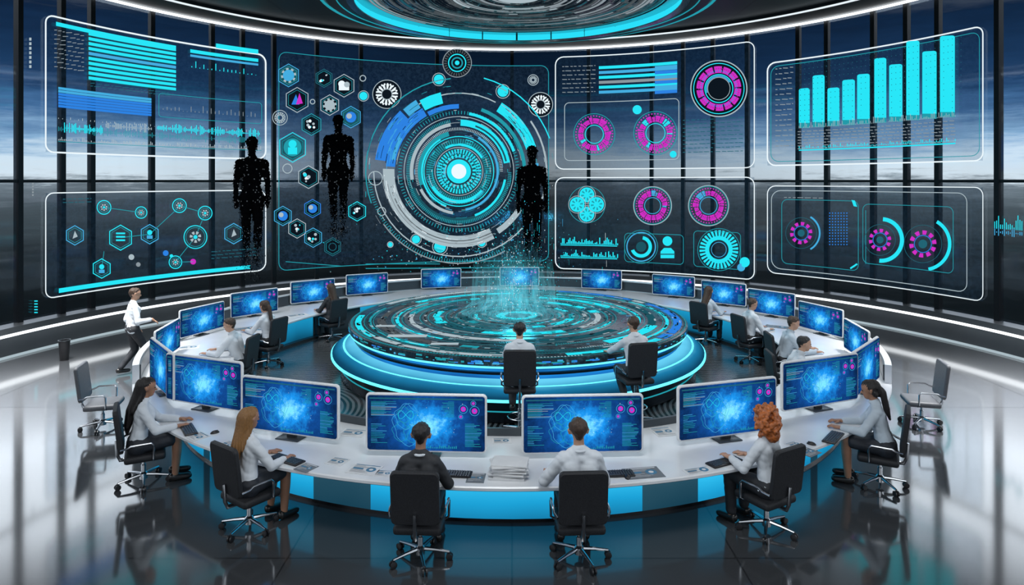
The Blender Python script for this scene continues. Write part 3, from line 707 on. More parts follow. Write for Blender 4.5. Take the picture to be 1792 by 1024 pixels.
# screen 3 : centre
t, gg = screen('central dark projected screen of honeycomb icons around the big dial', 488, wz(488, 90), 960, wz(488, 474), film='film_dark', w=1.2, col='teal')
hexes = [(505, 132, 20, 'sky'), (567, 137, 16, 'dim'), (602, 150, 20, 'frost'), (520, 175, 22, 'frost'), (577, 184, 18, 'frost'), (614, 205, 19, 'sky'), (545, 218, 19, 'teal'), (512, 258, 26, 'cyan'), (540, 310, 20, 'frost'), (495, 378, 17, 'sky'), (547, 365, 16, 'blue'), (520, 400, 17, 'frost'), (548, 416, 17, 'sky'), (582, 432, 16, 'dim'), (625, 370, 17, 'cyan')]
for i, (x, y, r, c) in enumerate(hexes):
    g = gg(); g.hexf(x, y, r*.9, 'petrol' if i in (0, 5, 7) else 'dark'); g.hexo(x, y, r, 1.5, c); g.hexo(x, y, r*.8, .8, 'teal')
    if i == 2: g.rect(x-9, y, x+9, y+8, 'white'); g.disc(x-4, y-3, 6, 'white'); g.disc(x+5, y-2, 5, 'frost')
    elif i == 3: g.poly([(x-10, y+8), (x-2, y-10), (x+4, y+8)], 'blue'); g.poly([(x-2, y+8), (x+4, y-12), (x+10, y+6)], 'magenta')
    elif i in (0, 4): g.disc(x, y, r*.5, 'frost' if i else 'sky'); g.ticks(x, y, r*.5, r*.66, 8, .5, 'frost')
    elif i == 7: g.disc(x, y, r*.60, 'teal'); g.rect(x-8, y, x+8, y+12, 'cyan'); g.disc(x, y-6, 7, 'cyan')
    elif i in (5, 9, 10): g.disc(x, y, r*.5, 'blue'); g.disc(x-3, y-2, r*.25, 'frost')
    elif i == 13: g.circ(x, y, r*.4, 1.2, 'dim')
    else:
        rr = random.Random(i)
        for q in range(7): g.disc(x+rr.uniform(-.4, .4)*r, y+rr.uniform(-.4, .4)*r, r*rr.uniform(.07, .16), rr.choice(('cyan', 'white', 'frost')))
    g.build('hexagon_icon', t)
for i, (x, y, r, c) in enumerate(((490, 206, 14, 'frost'), (677, 165, 27, 'white'), (946, 183, 23, 'white'), (933, 140, 10, 'frost'))):
    g = gg()
    if i in (1, 2): g.disc(x, y, r*.95, 'dark', 30)
    g.ticks(x, y, r*.36, r*.66, 14, .6, c); g.ticks(x, y, r*.6, r*.72, 22, .5, c); g.circ(x, y, r*.92, 1.2, 'frost'); g.circ(x, y, r*.34, 1.5, 'frost'); g.build('gear_icon', t)
for (x, y, r) in ((768, 139, 11), (880, 160, 12), (636, 168, 9), (728, 419, 9), (770, 432, 13), (843, 425, 8), (683, 428, 5)):
    g = gg(); g.disc(x, y, r*.8, 'cyan'); g.circ(x, y, r, 1.2, 'frost'); g.build('glowing_dot', t)
g = gg(); rr = random.Random(5)
for q in range(420):
    x = rr.gauss(850, 110); y = rr.gauss(440, 30)
    if 495 < x < 955 and 330 < y < 476: s_ = rr.uniform(.5, 2.2); g.rect(x, y, x+s_, y+s_, rr.choice(('cyan', 'teal', 'sky', 'grey', 'frost'))); g.off -= g.step
for (x0, y0, x1, y1) in ((640, 462, 770, 462), (500, 458, 600, 466), (640, 470, 952, 468), (640, 335, 640, 345)): g.line(x0, y0, x1, y1, 1.2, 'teal')
for (x, y, r) in ((657, 312, 12), (668, 370, 7), (503, 295, 8), (635, 137, 5), (547, 178, 4)): g.circ(x, y, r, 1.5, 'frost')
g.build('scattered_points', t)
# the big dial, floating before the centre screen
dc = wallpt(803, 300, .3)
dial = thing('hologram_dial', 'huge concentric cyan and white hologram dial floating in front of the window wall', 'hologram', dc)
fd = lambda px, py, o: wallpt(px, py, o)-dc
D = lambda o=.24: G(fd, o)
X0, Y0 = 803, 300
g = D(.20); g.disc(X0, Y0, 112, 'film_dark', 48); g.build('backing_disc', dial)
rr = random.Random(19)
def filigree(g, r0, r1, n, cols, a0=0, a1=360):        # short fine arcs between two radii
    for i in range(n):
        r = rr.uniform(r0, r1); a = rr.uniform(a0, a1); d = rr.uniform(2, 22)*60/max(r, 20); g.arc(X0, Y0, r, r+rr.uniform(.4, 1.2), a, a+d, rr.choice(cols)); g.off -= g.step
    g.off += g.step
g = D(); g.disc(X0, Y0, 19, 'cyan', 24); g.disc(X0, Y0, 13, 'white', 24); g.circ(X0, Y0, 20, 2, 'cyan'); g.arc(X0, Y0, 23, 40, 0, 360, 'petrol'); g.ticks(X0, Y0, 24, 30, 26, .5, 'cyan'); g.ticks(X0, Y0, 31, 39, 44, .5, 'cyan'); filigree(g, 22, 40, 50, ('cyan', 'sky', 'frost')); g.circ(X0, Y0, 42, 1.2, 'frost'); g.build('dial_core', dial)
g = D(); g.arc(X0, Y0, 44, 58, 0, 360, 'petrol'); g.ticks(X0, Y0, 45, 57, 80, .4, 'teal'); g.arc(X0, Y0, 50, 56, 210, 320, 'cyan'); g.arc(X0, Y0, 45, 49, 30, 120, 'cyan'); filigree(g, 44, 58, 40, ('cyan', 'sky', 'teal', 'frost')); g.circ(X0, Y0, 61, 1.6, 'cyan'); g.build('dial_ring', dial)
g = D(); filigree(g, 63, 78, 60, ('teal', 'dim', 'sky', 'frost')); g.arc(X0, Y0, 64, 72, 105, 200, 'teal'); g.arc(X0, Y0, 66, 70, 280, 420, 'sky'); g.ticks(X0, Y0, 72, 77, 90, .4, 'frost', 0, 200); g.arc(X0, Y0, 63, 66, 120, 250, 'cyan'); g.arc(X0, Y0, 71, 76, 205, 262, 'frost'); g.build('dial_ring', dial)
g = D(); filigree(g, 80, 96, 60, ('teal', 'dim', 'teal', 'frost')); g.arc(X0, Y0, 80, 91, 10, 88, 'cyan'); g.arc(X0, Y0, 83, 86, 12, 70, 'petrol'); g.arc(X0, Y0, 80, 86, 100, 190, 'frost'); g.arc(X0, Y0, 82, 90, 200, 345, 'petrol'); g.arc(X0, Y0, 80, 84, 290, 350, 'cyan'); g.ticks(X0, Y0, 86, 92, 130, .4, 'teal', 100, 360); g.circ(X0, Y0, 96, 1.2, 'frost'); g.build('dial_ring', dial)
g = D(); filigree(g, 98, 111, 60, ('teal', 'dim', 'frost')); g.ticks(X0, Y0, 100, 106, 120, .25, 'teal', 0, 360); g.arc(X0, Y0, 100, 105, 20, 80, 'cyan'); g.build('dial_ring', dial)
g = D(); g.arc(X0, Y0, 113, 133, 178, 298, 'frost'); g.arc(X0, Y0, 121, 122.5, 178, 298, 'slate'); g.arc(X0, Y0, 126, 127.5, 190, 298, 'grey'); filigree(g, 112, 134, 60, ('white', 'grey', 'grey', 'white'), 176, 300); g.arc(X0, Y0, 120, 130, 303, 330, 'frost'); g.arc(X0, Y0, 120, 128, 335, 362, 'dim'); g.build('white_arc', dial)
g = D()
for a0, a1, r0, r1, c in ((120, 176, 112, 128, 'blue'), (134, 172, 128, 148, 'blue'), (103, 119, 122, 142, 'cyan'), (90, 118, 110, 118, 'blue'), (121, 132, 130, 146, 'sky'), (150, 170, 114, 120, 'sky')): g.arc(X0, Y0, r0, r1, a0, a1, c)
filigree(g, 112, 146, 50, ('dark', 'petrol', 'sky'), 120, 172)
g.build('blue_arc', dial)
g = D(); g.arc(X0, Y0, 124, 142, 18, 58, 'cyan'); filigree(g, 125, 141, 40, ('dark', 'sky', 'frost', 'teal'), 19, 50); g.build('cyan_arc', dial)
for (r0, r1, a0, a1, c) in ((112, 118, 2, 70, 'teal'), (124, 140, -8, 6, 'sky')): g = D(); g.arc(X0, Y0, r0, r1, a0, a1, c); g.build('cyan_arc', dial)
for (r0, r1, a0, a1, c) in ((148, 150, 180, 320, 'frost'), (162, 164, 95, 200, 'teal'), (168, 170, 20, 75, 'cyan'), (152, 155, 325, 395, 'frost'), (160, 162, 215, 300, 'grey'), (136, 138, 62, 130, 'frost')):
    g = D(); g.arc(X0, Y0, r0, r1, a0, a1, c); g.build('outer_arc', dial)
g = D(); g.ticks(X0, Y0, 154, 160, 70, .25, 'teal', 185, 300); filigree(g, 136, 166, 60, ('teal', 'grey', 'frost', 'dim')); g.build('fine_lines', dial, True)
dc2 = wallpt(800, 110, .3)
d2 = thing('hologram_dial', 'small round hologram dial hanging above the huge dial below the ceiling', 'hologram', dc2)
g = G(lambda px, py, o: wallpt(px, py, o)-dc2, .25); g.disc(800, 110, 24, 'dark'); g.circ(800, 110, 25, 1.5, 'grey'); g.ticks(800, 110, 18, 23, 30, .5, 'slate'); g.circ(800, 110, 15, 2, 'cyan'); g.build('dial_ring', d2)
g = G(lambda px, py, o: wallpt(px, py, o)-dc2, .27); g.circ(800, 110, 9, 2.5, 'teal'); g.disc(800, 110, 4, 'cyan'); g.build('dial_core', d2)
# screen 4
t, gg = screen('upper right of centre projected screen of cyan rows and magenta ring gauges', 972, wz(972, 100), 1320, wz(972, 296), w=1.8)
g = gg()
for k in range(6): g.rectw(1048, 116+k*8.6, 1185, 121+k*8.6, ('cyan', 'sky', 'cyan', 'grey', 'cyan', 'sky')[k])
for k in range(6): g.rectw(1146, 116+k*8.6, 1185, 121.6+k*8.6, 'blue' if k % 2 else 'sky')
g.build('table_rows', t)
g = gg(); textrows(g, 984, 116, 1042, 7, 7.5, 'grey', 1.2, 31); textrows(g, 1195, 210, 1300, 9, 7, 'dim', 1.2, 32); g.build('text_lines', t)
g = gg(); g.stroke(rounded(988, wz(988, 281), 1188, wz(988, 180), 8), 1.2, 'frost', True); g.build('inset_outline', t)
for i, (x, y, r) in enumerate(((1040, 235, 36), (1147, 233, 38), (1258, 155, 49))):
    g = gg(); 
    if i == 2: g.disc(x, y, r*.98, 'dark', 30); g.circ(x, y, r, 2, 'frost'); g.arc(x, y, r*.56, r*.8, 0, 360, 'magenta'); g.ticks(x, y, r*.58, r*.82, 14, .18, 'dark'); g.ticks(x, y, r*.6, r*.66, 50, .4, 'blue'); g.ticks(x, y, r*.7, r*.73, 60, .4, 'plum'); g.circ(x, y, r*.5, 1.6, 'cyan'); g.circ(x, y, r*.9, 1.4, 'cyan'); g.circ(x, y, r*.4, 1, 'frost'); g.arc(x, y, r*.42, r*.47, 30, 200, 'sky')
    else: donut(g, x, y, r, 'magenta', 'cyan', i+3)
    g.build('ring_gauge', t)
for (x, y, r) in ((1115, 192, 8), (1178, 270, 6)): g = gg(); g.disc(x, y, r, 'cyan'); g.build('glowing_dot', t)
# screen 5
t, gg = screen('lower right of centre projected screen with clover icon and magenta gauges', 972, wz(972, 311), 1320, wz(972, 470), w=1.8)
g = gg(); g.circ(1027, 358, 32, 1, 'teal')
for (dx, dy) in ((0, -17), (0, 17), (-17, 0), (17, 0)): g.disc(1027+dx, 358+dy, 13, 'cyan'); g.circ(1027+dx, 358+dy, 15, 1, 'frost'); g.ticks(1027+dx, 358+dy, 5, 10, 8, .4, 'teal')
g.build('clover_icon', t)
for i, (x, y, r) in enumerate(((1142, 360, 32), (1240, 360, 34))): g = gg(); donut(g, x, y, r, 'magenta', 'sky', i+13); g.circ(x, y, r*1.04, 1.2, 'frost'); g.build('ring_gauge', t)
for yb in (427, 449):
    g = gg(); wave(g, 981, 1080, yb, 13, 'cyan', 2.6, yb, True, 1.8); g.rectw(981, yb+1, 1080, yb+2.4, 'cyan'); g.build('bar_strip', t)
g = gg(); g.circ(1122, 432, 25, 2, 'sky'); g.arc(1122, 432, 13, 19, 200, 440, 'cyan'); g.disc(1122, 432, 9, 'petrol'); g.circ(1122, 432, 29, 1, 'teal'); g.build('ring_gauge', t)
g = gg(); g.disc(1168, 422, 8.5, 'cyan'); g.poly([(1156, 452), (1156, 440), (1162, 434), (1174, 434), (1180, 440), (1180, 452)], 'cyan'); g.rect(1155, 444, 1181, 446, 'dim'); g.build('figure_icon', t)
g = gg(); g.ticks(1258, 437, 22, 34, 30, .6, 'cyan'); g.arc(1258, 437, 17, 24, 0, 360, 'cyan'); g.circ(1258, 437, 37, 1, 'teal'); g.circ(1258, 437, 13, 1, 'sky'); g.build('gear_gauge', t)
for (x, y, r, c) in ((1303, 459, 9, 'cyan'), (1297, 468, 7, 'sky')): g = gg(); g.disc(x, y, r, c); g.build('glowing_dot', t)
g = gg(); g.stroke(rounded(1093, wz(1093, 458), 1196, wz(1093, 408), 7), 1., 'teal', True); g.build('inset_outline', t)
g = gg(); g.stroke(rounded(1214, wz(1214, 466), 1296, wz(1214, 404), 7), 1., 'teal', True); g.build('inset_outline', t)
# screen 6 : upper right bar chart
t, gg = screen('upper right projected screen of tall cyan column chart', 1343, wz(1720, 45), 1720, wz(1720, 281), inner=6, w=2.4)
bz = wz(1660, 205)
for (x0, x1, y) in ((1398, 1418, 155), (1422, 1444, 132), (1448, 1470, 154), (1474, 1497, 140), (1500, 1523, 130), (1530, 1552, 102), (1556, 1580, 113), (1586, 1610, 72), (1614, 1640, 90), (1645, 1672, 63)):
    g = gg(); xm = (x0+x1)/2; rr_ = 3; yb = wy(xm, bz); x1 -= 1
    g.q([(x0, y+rr_), (x0+rr_*.4, y+1), (x0+rr_*1.4, y), (x1-rr_*1.4, y-1), (x1-rr_*.4, y), (x1, y+rr_-1), (x1, yb), (x0, yb)], 'cyan'); g.off += .002
    g.rect(x0, yb-9, x1, yb, 'teal'); g.build('chart_bar', t)
g = gg(.075); wave(g, 1398, 1672, wy(1398, bz), 12, 'frost', 2.6, 40, True, .8); textrows(g, 1396, wy(1396, bz)+5, 1672, 7, 5, 'grey', 1.3, 41); g.rectw(1398, 262, 1672, 264, 'cyan'); wave(g, 1398, 1672, 260, 7, 'cyan', 3, 42); g.build('data_rows', t, True)
g = gg(); textrows(g, 1357, 120, 1388, 16, 9, 'grey', 1.4, 43); g.build('text_lines', t)
g = gg(); rr = random.Random(8)
for ix in range(38):
    for iy in range(12):
        x = 1400+ix*7.6; y = level(1400, 112+iy*9, x); g.rect(x, y, x+1.2, y+1.2, 'dim'); g.off -= g.step
g.build('dot_grid', t)
# screen 7 : lower right
t, gg = screen('lower right projected screen of two big cyan arcs and small magenta rings', 1343, wz(1720, 328), 1720, wz(1720, 528), w=1.6)
for q in ((1350, wz(1690, 512), 1692, wz(1690, 338), 16, 1.3, 'frost'), (1368, wz(1500, 474), 1502, wz(1500, 352), 10, 1., 'teal'), (1510, wz(1660, 478), 1668, wz(1660, 362), 10, 1., 'teal')):
    g = gg(); g.stroke(rounded(*q[:5]), q[5], q[6], True); g.build('inset_outline', t)
for i, (x, y, r, ro) in enumerate(((1402, 408, 18, 33), (1540, 420, 18, 40), (1615, 427, 22, 48))):
    g = gg(); g.ticks(x, y, r*.75, r*1.08, 10, .55, 'magenta'); g.circ(x, y, r*.68, 1.2, 'blue'); g.circ(x, y, r*1.5, .8, 'dim'); g.disc(x, y, r*.35, 'dim'); g.build('ring_gauge', t)
    g = gg()
    if i == 0: g.arc(x, y, ro-2, ro+1, -60, 60, 'sky')
    elif i == 1: g.arc(x+2, y, ro-7, ro, -95, 85, 'cyan')
    else: g.arc(x+2, y, ro-6, ro, -80, 60, 'cyan')
    g.build('gauge_arc', t)
g = gg()
for ix in range(7):
    for iy in range(12): g.rect(1451+ix*5, 372+iy*5, 1453+ix*5, 374+iy*5, 'blue'); g.off -= g.step
g.off += g.step
g.build('dot_grid', t)
g = gg(); g.poly([(1490, 350), (1496, 351), (1500, 362), (1494, 361)], 'cyan'); g.build('corner_marker', t)
g = gg(); g.line(1488, 470, 1500, 462, 3, 'cyan'); g.build('corner_marker', t)
g = gg(); textrows(g, 1372, 345, 1440, 1, 6, 'grey', 1.2, 51); g.line(1515, 368, 1515, 462, 1, 'teal'); g.build('text_lines', t)
# side marks
e1 = wallpt(1764, 405, .05); t1 = thing('wall_readout', 'little cyan spike chart at the far right of the window wall', 'screen', e1)
g = G(lambda a, b, o: wallpt(a, b, o)-e1, .06); wave(g, 1740, 1791, 400, 30, 'cyan', 3.4, 61); wave(g, 1740, 1791, 406, 8, 'sky', 3.4, 62, False); g.build('spike_chart', t1)
e2 = wallpt(54, 100, .05); t2 = thing('wall_readout', 'column of tiny white ticks at the far left of the window wall', 'screen', e2)
g = G(lambda a, b, o: wallpt(a, b, o)-e2, .06)
for k in range(7): g.rect(51, 66+k*8, 55, 71+k*8, 'frost')
for k in range(5): g.rect(56, 320+k*5, 59, 323+k*5, 'grey'); g.rect(60, 526+k*5, 66, 528+k*5, 'cyan')
g.build('tick_column', t2)

# ------------------------------------------------------------------ centre platform
pf = thing('hologram_table', 'huge round stepped hologram table glowing blue inside the ring desk', 'table', (XP, YP, 0))
m = MB(); m.lathe([(.01, 0), (3.72, 0), (3.78, .03), (3.78, .43), (.01, .43)], 96); m.build('plinth', 'dark_metal', pf)
m = MB(); m.lathe([(3.77, .20), (3.79, .20), (3.79, .22), (3.77, .22)], 96, closed=True); m.build('plinth_light', 'teal', pf)
m = MB(); m.lathe([(3.44, .66), (3.60, .64), (3.82, .57), (3.95, .485), (3.95, .46)], 96); m.build('skirt', 'skirt_glow', pf)
m = MB(); m.lathe([(3.70, .612), (3.72, .618), (3.74, .606), (3.72, .60)], 96, closed=True); m.build('skirt_line', 'edge_cyan', pf)
m = MB(); m.lathe([(3.94, .42), (3.98, .42), (3.98, .458), (3.94, .458)], 96, closed=True); m.build('skirt_edge', 'edge_cyan', pf)
m = MB(); m.lathe([(3.42, .64), (3.46, .64), (3.46, .88), (3.42, .88)], 96, closed=True); m.build('glow_band', 'table_glow', pf)
m = MB(); m.lathe([(3.44, .73), (3.52, .735), (3.52, .775), (3.44, .78)], 96, closed=True); m.build('band_rail', 'dark_metal', pf)
m = MB(); m.lathe([(3.40, .855), (3.605, .868), (3.605, .888), (3.40, .90)], 96, closed=True); m.build('edge_light', 'edge_cyan', pf)
m = MB(); m.lathe([(.01, .89), (3.58, .89), (3.62, .91), (3.62, 1.02), (3.58, 1.04), (.01, 1.04)], 96); m.build('tabletop', 'table_surface', pf)
rr = random.Random(11)
m = MB()
for i in range(110):                                       # little lit blocks round the rim
    a = rr.uniform(-100, 100); w = rr.uniform(.4, 2.6); z = rr.uniform(.93, .99); h_ = rr.uniform(.01, .03)
    m.sector(3.60, 3.626, z, z+h_, a, a+w, 2, rr.choice((0, 1, 2, 2)), (0, 0, 0))
m.build('rim_light', ['sky', 'blue', 'teal'], pf)['kind'] = 'stuff'
pl = lambda x, y, o: Vector((x, y, 1.04+o))
def PG(o=.004): return G(pl, o, .0006, 1.)
bands = [(.25, .5), (.62, .72), (.85, .97), (1.08, 1.3), (1.42, 1.52), (1.62, 1.9), (2.0, 2.08), (2.2, 2.46), (2.58, 2.68), (2.8, 3.06), (3.15, 3.25), (3.32, 3.52)]
for bi, (r0, r1) in enumerate(bands):
    g = PG(); a = rr.uniform(0, 40); end = a+360
    while a < end-4:
        d = rr.choice((8, 14, 22, 38, 55)); d = min(d, end-a)
        q = rr.random()
        c = 'cyan' if q < .24 else 'teal' if q < .34 else 'petrol' if q < .56 else 'frost' if q < .64 else 'slate' if q < .74 else None
        if bi == 11: c = 'blue' if (300 < a % 360 or a % 360 < 70) and q < .6 else ('frost' if 190 < a % 360 < 250 and q < .5 else c)
        if bi == 0: c = 'cyan'
        if c:
            k0 = r0+(r1-r0)*rr.uniform(0, .35); k1 = r1-(r1-r0)*rr.uniform(0, .35)
            g.arc(0, 0, k0, k1, a, a+d-1.5, c, 1); g.off -= g.step
            for e in range(int(d/3)):                    # broken into fine detail
                aa = a+rr.uniform(0, d); kk = rr.uniform(k0, k1); g.off += g.step*2; g.arc(0, 0, kk, min(k1, kk+rr.uniform(.01, .05)), aa, aa+rr.uniform(1, 5), rr.choice(('dark', 'dark', 'petrol', 'frost')), 1); g.off -= g.step*3
        if rr.random() < .6: g.off += g.step*3; g.ticks(0, 0, r1+.01, r1+.05, int(d)+1, .5, rr.choice(('teal', 'frost', 'petrol')), a, a+d); g.off -= g.step*4
        a += d
    g.circ(0, 0, r1+.06, .012, 'teal'); g.build('light_arc', pf)
g = PG(.010)
for i in range(420):
    a = rr.uniform(0, 2*PI); r = rr.uniform(.8, 3.5); w = rr.uniform(.02, .12); h_ = rr.uniform(.015, .05); x, y = r*math.cos(a), r*math.sin(a)
    g.rect(x, y, x+w, y+h_, rr.choice(('teal', 'petrol', 'dark', 'dark', 'slate', 'frost', 'sky'))); g.off -= g.step
for (x, y, w, h_) in ((-2.5, -2.1, .75, .22), (-1.6, -2.7, .5, .16), (-2.9, -1.2, .4, .16)): g.off += g.step; g.rect(x, y, x+w, y+h_, 'frost')
g.build('data_blocks', pf)
hf = thing('hologram_fountain', 'fountain of cyan light mist and sparkles rising from the middle of the round table', 'hologram', (XP-.1, YP+.4, 0))
m = MB(); rr = random.Random(21)
for i in range(1200):
    a = rr.uniform(0, 2*PI); z = 1.07+abs(rr.gauss(0, 1.0)); r = abs(rr.gauss(0, .62))*(1+.25*(z-1)); e = rr.uniform(.004, .015); tall = rr.choice((1, 1, 1, 1, 2, 12)); 
    wd = e if tall < 5 else e*.3
    m.cubelet((r*math.cos(a), r*math.sin(a), z+e*tall/2), (wd, wd, e*tall), rr.choice((0, 0, 1, 2, 3)))
m.build('sparkles', ['cyan', 'sky', 'white', 'teal'], hf)['kind'] = 'stuff'
for (r0, r1, zt) in ((.35, .25, 2.9), (.62, .55, 2.6), (.95, .9, 2.2)):
    m = MB(); m.lathe([(r0*1.25, 1.062), (r0, 1.25), ((r0+r1)/2, 1.8), (r1, zt)], 40); m.build('mist_veil', 'mist', hf)

# ------------------------------------------------------------------ ceiling ring
cr = thing('ceiling_ring_light', 'big round ceiling light with glowing cyan inner band and swirling disc', 'ceiling light', (XP, YP, 7.78))
m = MB(); m.lathe([(3.66, .10), (4.15, .10), (4.25, .18), (4.25, .5), (3.66, .5)], 96, 0, (0, 0, 0), closed=True); m.build('outer_ring', 'soffit', cr)
for q in ([(4.24, .12), (4.28, .12), (4.28, .16), (4.24, .16)], [(3.90, .085), (3.92, .085), (3.92, .1), (3.9, .1)]):
    m = MB(); m.lathe(q, 96, closed=True); m.build('edge_light', 'teal', cr)
for k in range(24):
    m = MB(); m.sector(3.56, 3.64, .06, .21, k*15+.4, k*15+14.6, 5, 0, (0, 0, 0)); m.build('light_panel', 'ring_cyan', cr)
m = MB(); m.lathe([(3.52, .03), (3.68, .03), (3.68, .055), (3.52, .055)], 96, closed=True); m.build('rim', 'chrome', cr)
m = MB(); m.lathe([(3.3, .215), (3.68, .215), (3.68, .25), (3.3, .25)], 96, closed=True); m.build('rim', 'chrome', cr)
m = MB(); m.lathe([(.01, .30), (3.4, .26), (3.5, .26), (3.5, .55), (.01, .55)], 96); m.build('swirl_disc', 'swirl_surface', cr)
cg = lambda x, y, o: Vector((x, y, .30-.012*math.hypot(x, y)-o))
g = G(cg, .004, .0008, 1.); rr = random.Random(31)
for bi in range(34):
    r = .5+bi*.083; a = rr.uniform(0, 90); end = a+340
    while a < end:
        d = rr.choice((12, 20, 35, 60, 90)); c = rr.choice(('grey', 'slate', 'petrol', 'dark', 'dark', 'slate', 'frost' if bi < 14 else 'slate', 'dark'))
        g.arc(0, 0, r, r+rr.uniform(.02, .075), a, a+d-3, c, 1); g.off -= g.step*.9; a += d
g.disc(0, 0, .5, 'frost', 30); g.circ(0, 0, 3.25, .03, 'teal'); g.build('swirl_arc', cr, True)
m = MB(); m.lathe([(.01, .55), (4.2, .5), (4.2, 1.17), (.01, 1.17)], 64); m.build('housing', 'ceiling_dark', cr)

# ------------------------------------------------------------------ ring desk
dk = thing('ring_desk', 'white ring shaped control desk with glowing cyan base panels', 'desk', (0, YC, 0))
Z0 = (0, 0, 0)
m = MB(); m.lathe([(RI+.02, DH-.06), (RO-.03, DH-.06), (RO, DH-.04), (RO, DH-.012), (RO-.015, DH), (RI+.015, DH), (RI, DH-.012), (RI, DH-.04)], 160, 0, Z0, closed=True); m.build('desktop', 'white_gloss', dk)
m = MB(); m.lathe([(6.2, 0), (6.36, 0), (6.36, .045), (6.2, .045)], 160, 0, Z0, closed=True); m.build('base_plinth', 'dark_metal', dk)
def th_of(px, r, z):                                     # angle on a ring of the desk seen at a pixel column
    best = None
    for i in range(-700, 701):
        th = i*.1; Y = YC-r*math.cos(rad(th)); x = CX+F*r*math.sin(rad(th))/Y
        if best is None or abs(x-px) < best[0]: best = (abs(x-px), th)
    return best[1]
bnd = [-100, -82, -66, -54] + [th_of(p, 6.38, .3) for p in (300, 355, 366, 440, 548, 648, 850, 948, 1125, 1222, 1330, 1420, 1432, 1500)] + [54, 66, 82, 100]
bnd = sorted(set(bnd))
greys = [th_of(600, 6.38, .3), th_of(1175, 6.38, .3), th_of(360, 6.38, .3), th_of(1426, 6.38, .3)]
for a, b in zip(bnd[:-1], bnd[1:]):
    if b-a < .4: continue
    gp = any(a <= q <= b for q in greys)
    m = MB(); m.sector(6.28, 6.37, .045, DH-.06, a, b, max(2, int((b-a)/2)), 0, Z0); m.build('base_panel', 'grey_painted_light' if gp else 'glow_cyan', dk)
m = MB(); m.sector(6.28, 6.37, .045, DH-.06, 100, 260, 60, 0, Z0); m.build('base_panel', 'panel_mid', dk)
for k in range(24):
    m = MB(); m.sector(5.85, 5.92, .06, DH-.06, k*15+.1, k*15+14.9, 6, 0, Z0); m.build('inner_panel', 'glow_soft' if k % 3 else 'panel_mid', dk)
m = MB(); m.lathe([(5.72, 0), (5.94, 0), (5.94, .06), (5.72, .06)], 160, 0, Z0, closed=True); m.build('inner_plinth', 'panel_grey', dk)
m = MB(); m.sector(RO-.10, RO, DH-.02, DH+.30, 62, 298, 120, 0, Z0); m.build('back_rim', 'white_gloss', dk)
m = MB(); m.sector(RO-.125, RO-.10, DH+.02, DH+.27, 63, 297, 120, 0, Z0); m.build('rim_lining', 'panel_grey', dk)
m = MB(); m.sector(5.5, 5.54, DH, DH+.10, -48, 48, 50, 0, Z0); m.build('inner_rim', 'panel_mid', dk)

# ------------------------------------------------------------------ monitors
def make_monitor(label, loc, rz, group, sc=1.):
    t = thing('monitor', label, 'monitor', loc, rz, group, sc)
    W, Hh = 1.46, .70; zc = .06+Hh/2
    m = MB(); m.slab((0, .02, zc), W, Hh, .045, .05); m.build('housing', 'white_plastic', t)
    m = MB(); m.slab((0, 0, 0), W-.05, Hh-.05, .012, .03); sc_ = m.build('screen', 'monitor_glow', t); sc_.location = (0, -.006, zc)
    g = G(lambda x, y, o: Vector((x, -.006-o, y)), .002, .0004, 9.); rr = random.Random(77)
    x0, x1, y0, y1 = -.68, .68, -.31, .31
    g.rect(x0, .285, x1, .30, 'dim')
    for k in range(16): g.rect(x0+.02, .25-k*.011, x0+.02+rr.uniform(.14, .34), .254-k*.011, rr.choice(('sky', 'teal', 'teal', 'frost'))); g.off -= g.step
    for k in range(20): g.rect(.47, .0-k*.014, .47+rr.uniform(.1, .2), .005-k*.014, rr.choice(('sky', 'teal', 'teal'))); g.off -= g.step
    for k in range(12): g.rect(x0+.02, -.02-k*.02, x0+.02+rr.uniform(.06, .2), -.015-k*.02, rr.choice(('teal', 'sky'))); g.off -= g.step
    for k in range(16): g.rect(.18+rr.uniform(0, .1), .26-k*.012, .34, .264-k*.012, 'teal'); g.off -= g.step
    g.off += .001
    for (cx_, cy_, rx, ry, c) in ((-.24, .08, .13, .14, 'sky'), (-.3, -.1, .1, .11, 'teal'), (-.16, -.12, .10, .10, 'teal'), (-.2, -.02, .19, .23, 'sky'), (-.26, .1, .08, .09, 'teal'), (-.12, -.02, .07, .12, 'teal')):
        g.stroke([(cx_+rx*(1+.14*math.sin(5*a))*math.cos(a), cy_+ry*(1+.12*math.cos(4*a))*math.sin(a)) for a in [2*PI*i/28 for i in range(28)]], .0045, c, True)
    g.stroke([(-.24+.09*math.cos(a), .1+.05*math.sin(2*a)) for a in [2*PI*i/24 for i in range(24)]], .004, 'cyan', True)
    for (cx_, cy_, r) in ((.45, .18, .05), (.585, .16, .055), (.57, .25, .03), (.42, .09, .025)):
        g.circ(cx_, cy_, r, .005, 'sky'); g.disc(cx_, cy_, r*.62, 'magenta', 14); g.disc(cx_, cy_, r*.22, 'blue', 10)
    for k in range(22): g.rect(-.1+k*.022, -.29, -.09+k*.022, -.29+rr.uniform(.01, .04), 'teal'); g.off -= g.step
    g.off += .0005
    for k in range(60):
        a = rr.gauss(.06, .14); b = rr.gauss(-.02, .12); e = rr.uniform(.002, .007); g.rect(a, b, a+e, b+e, rr.choice(('white', 'cyan', 'frost'))); g.off -= g.step
    g.build('screen_graphics', sc_)
    m = MB(); m.rbox((0, .06, .16), (.14, .04, .30), .01); m.build('stand', 'panel_grey', t)
    m = MB(); m.rbox((0, .05, .008), (.34, .22, .016), .006); m.build('stand_foot', 'panel_grey', t)
    return t
mon = None
def put_monitor(th, r, face, label, sc, group):
    global mon
    p = polar(th, r); p.z = DH
    if mon is None: mon = make_monitor(label, p, face, group, sc); return
    dup(mon, label, p, face, group, sc)
gf, gb = 'monitors facing outward on the near half of the ring desk', 'monitors facing inward on the far half of the ring desk'
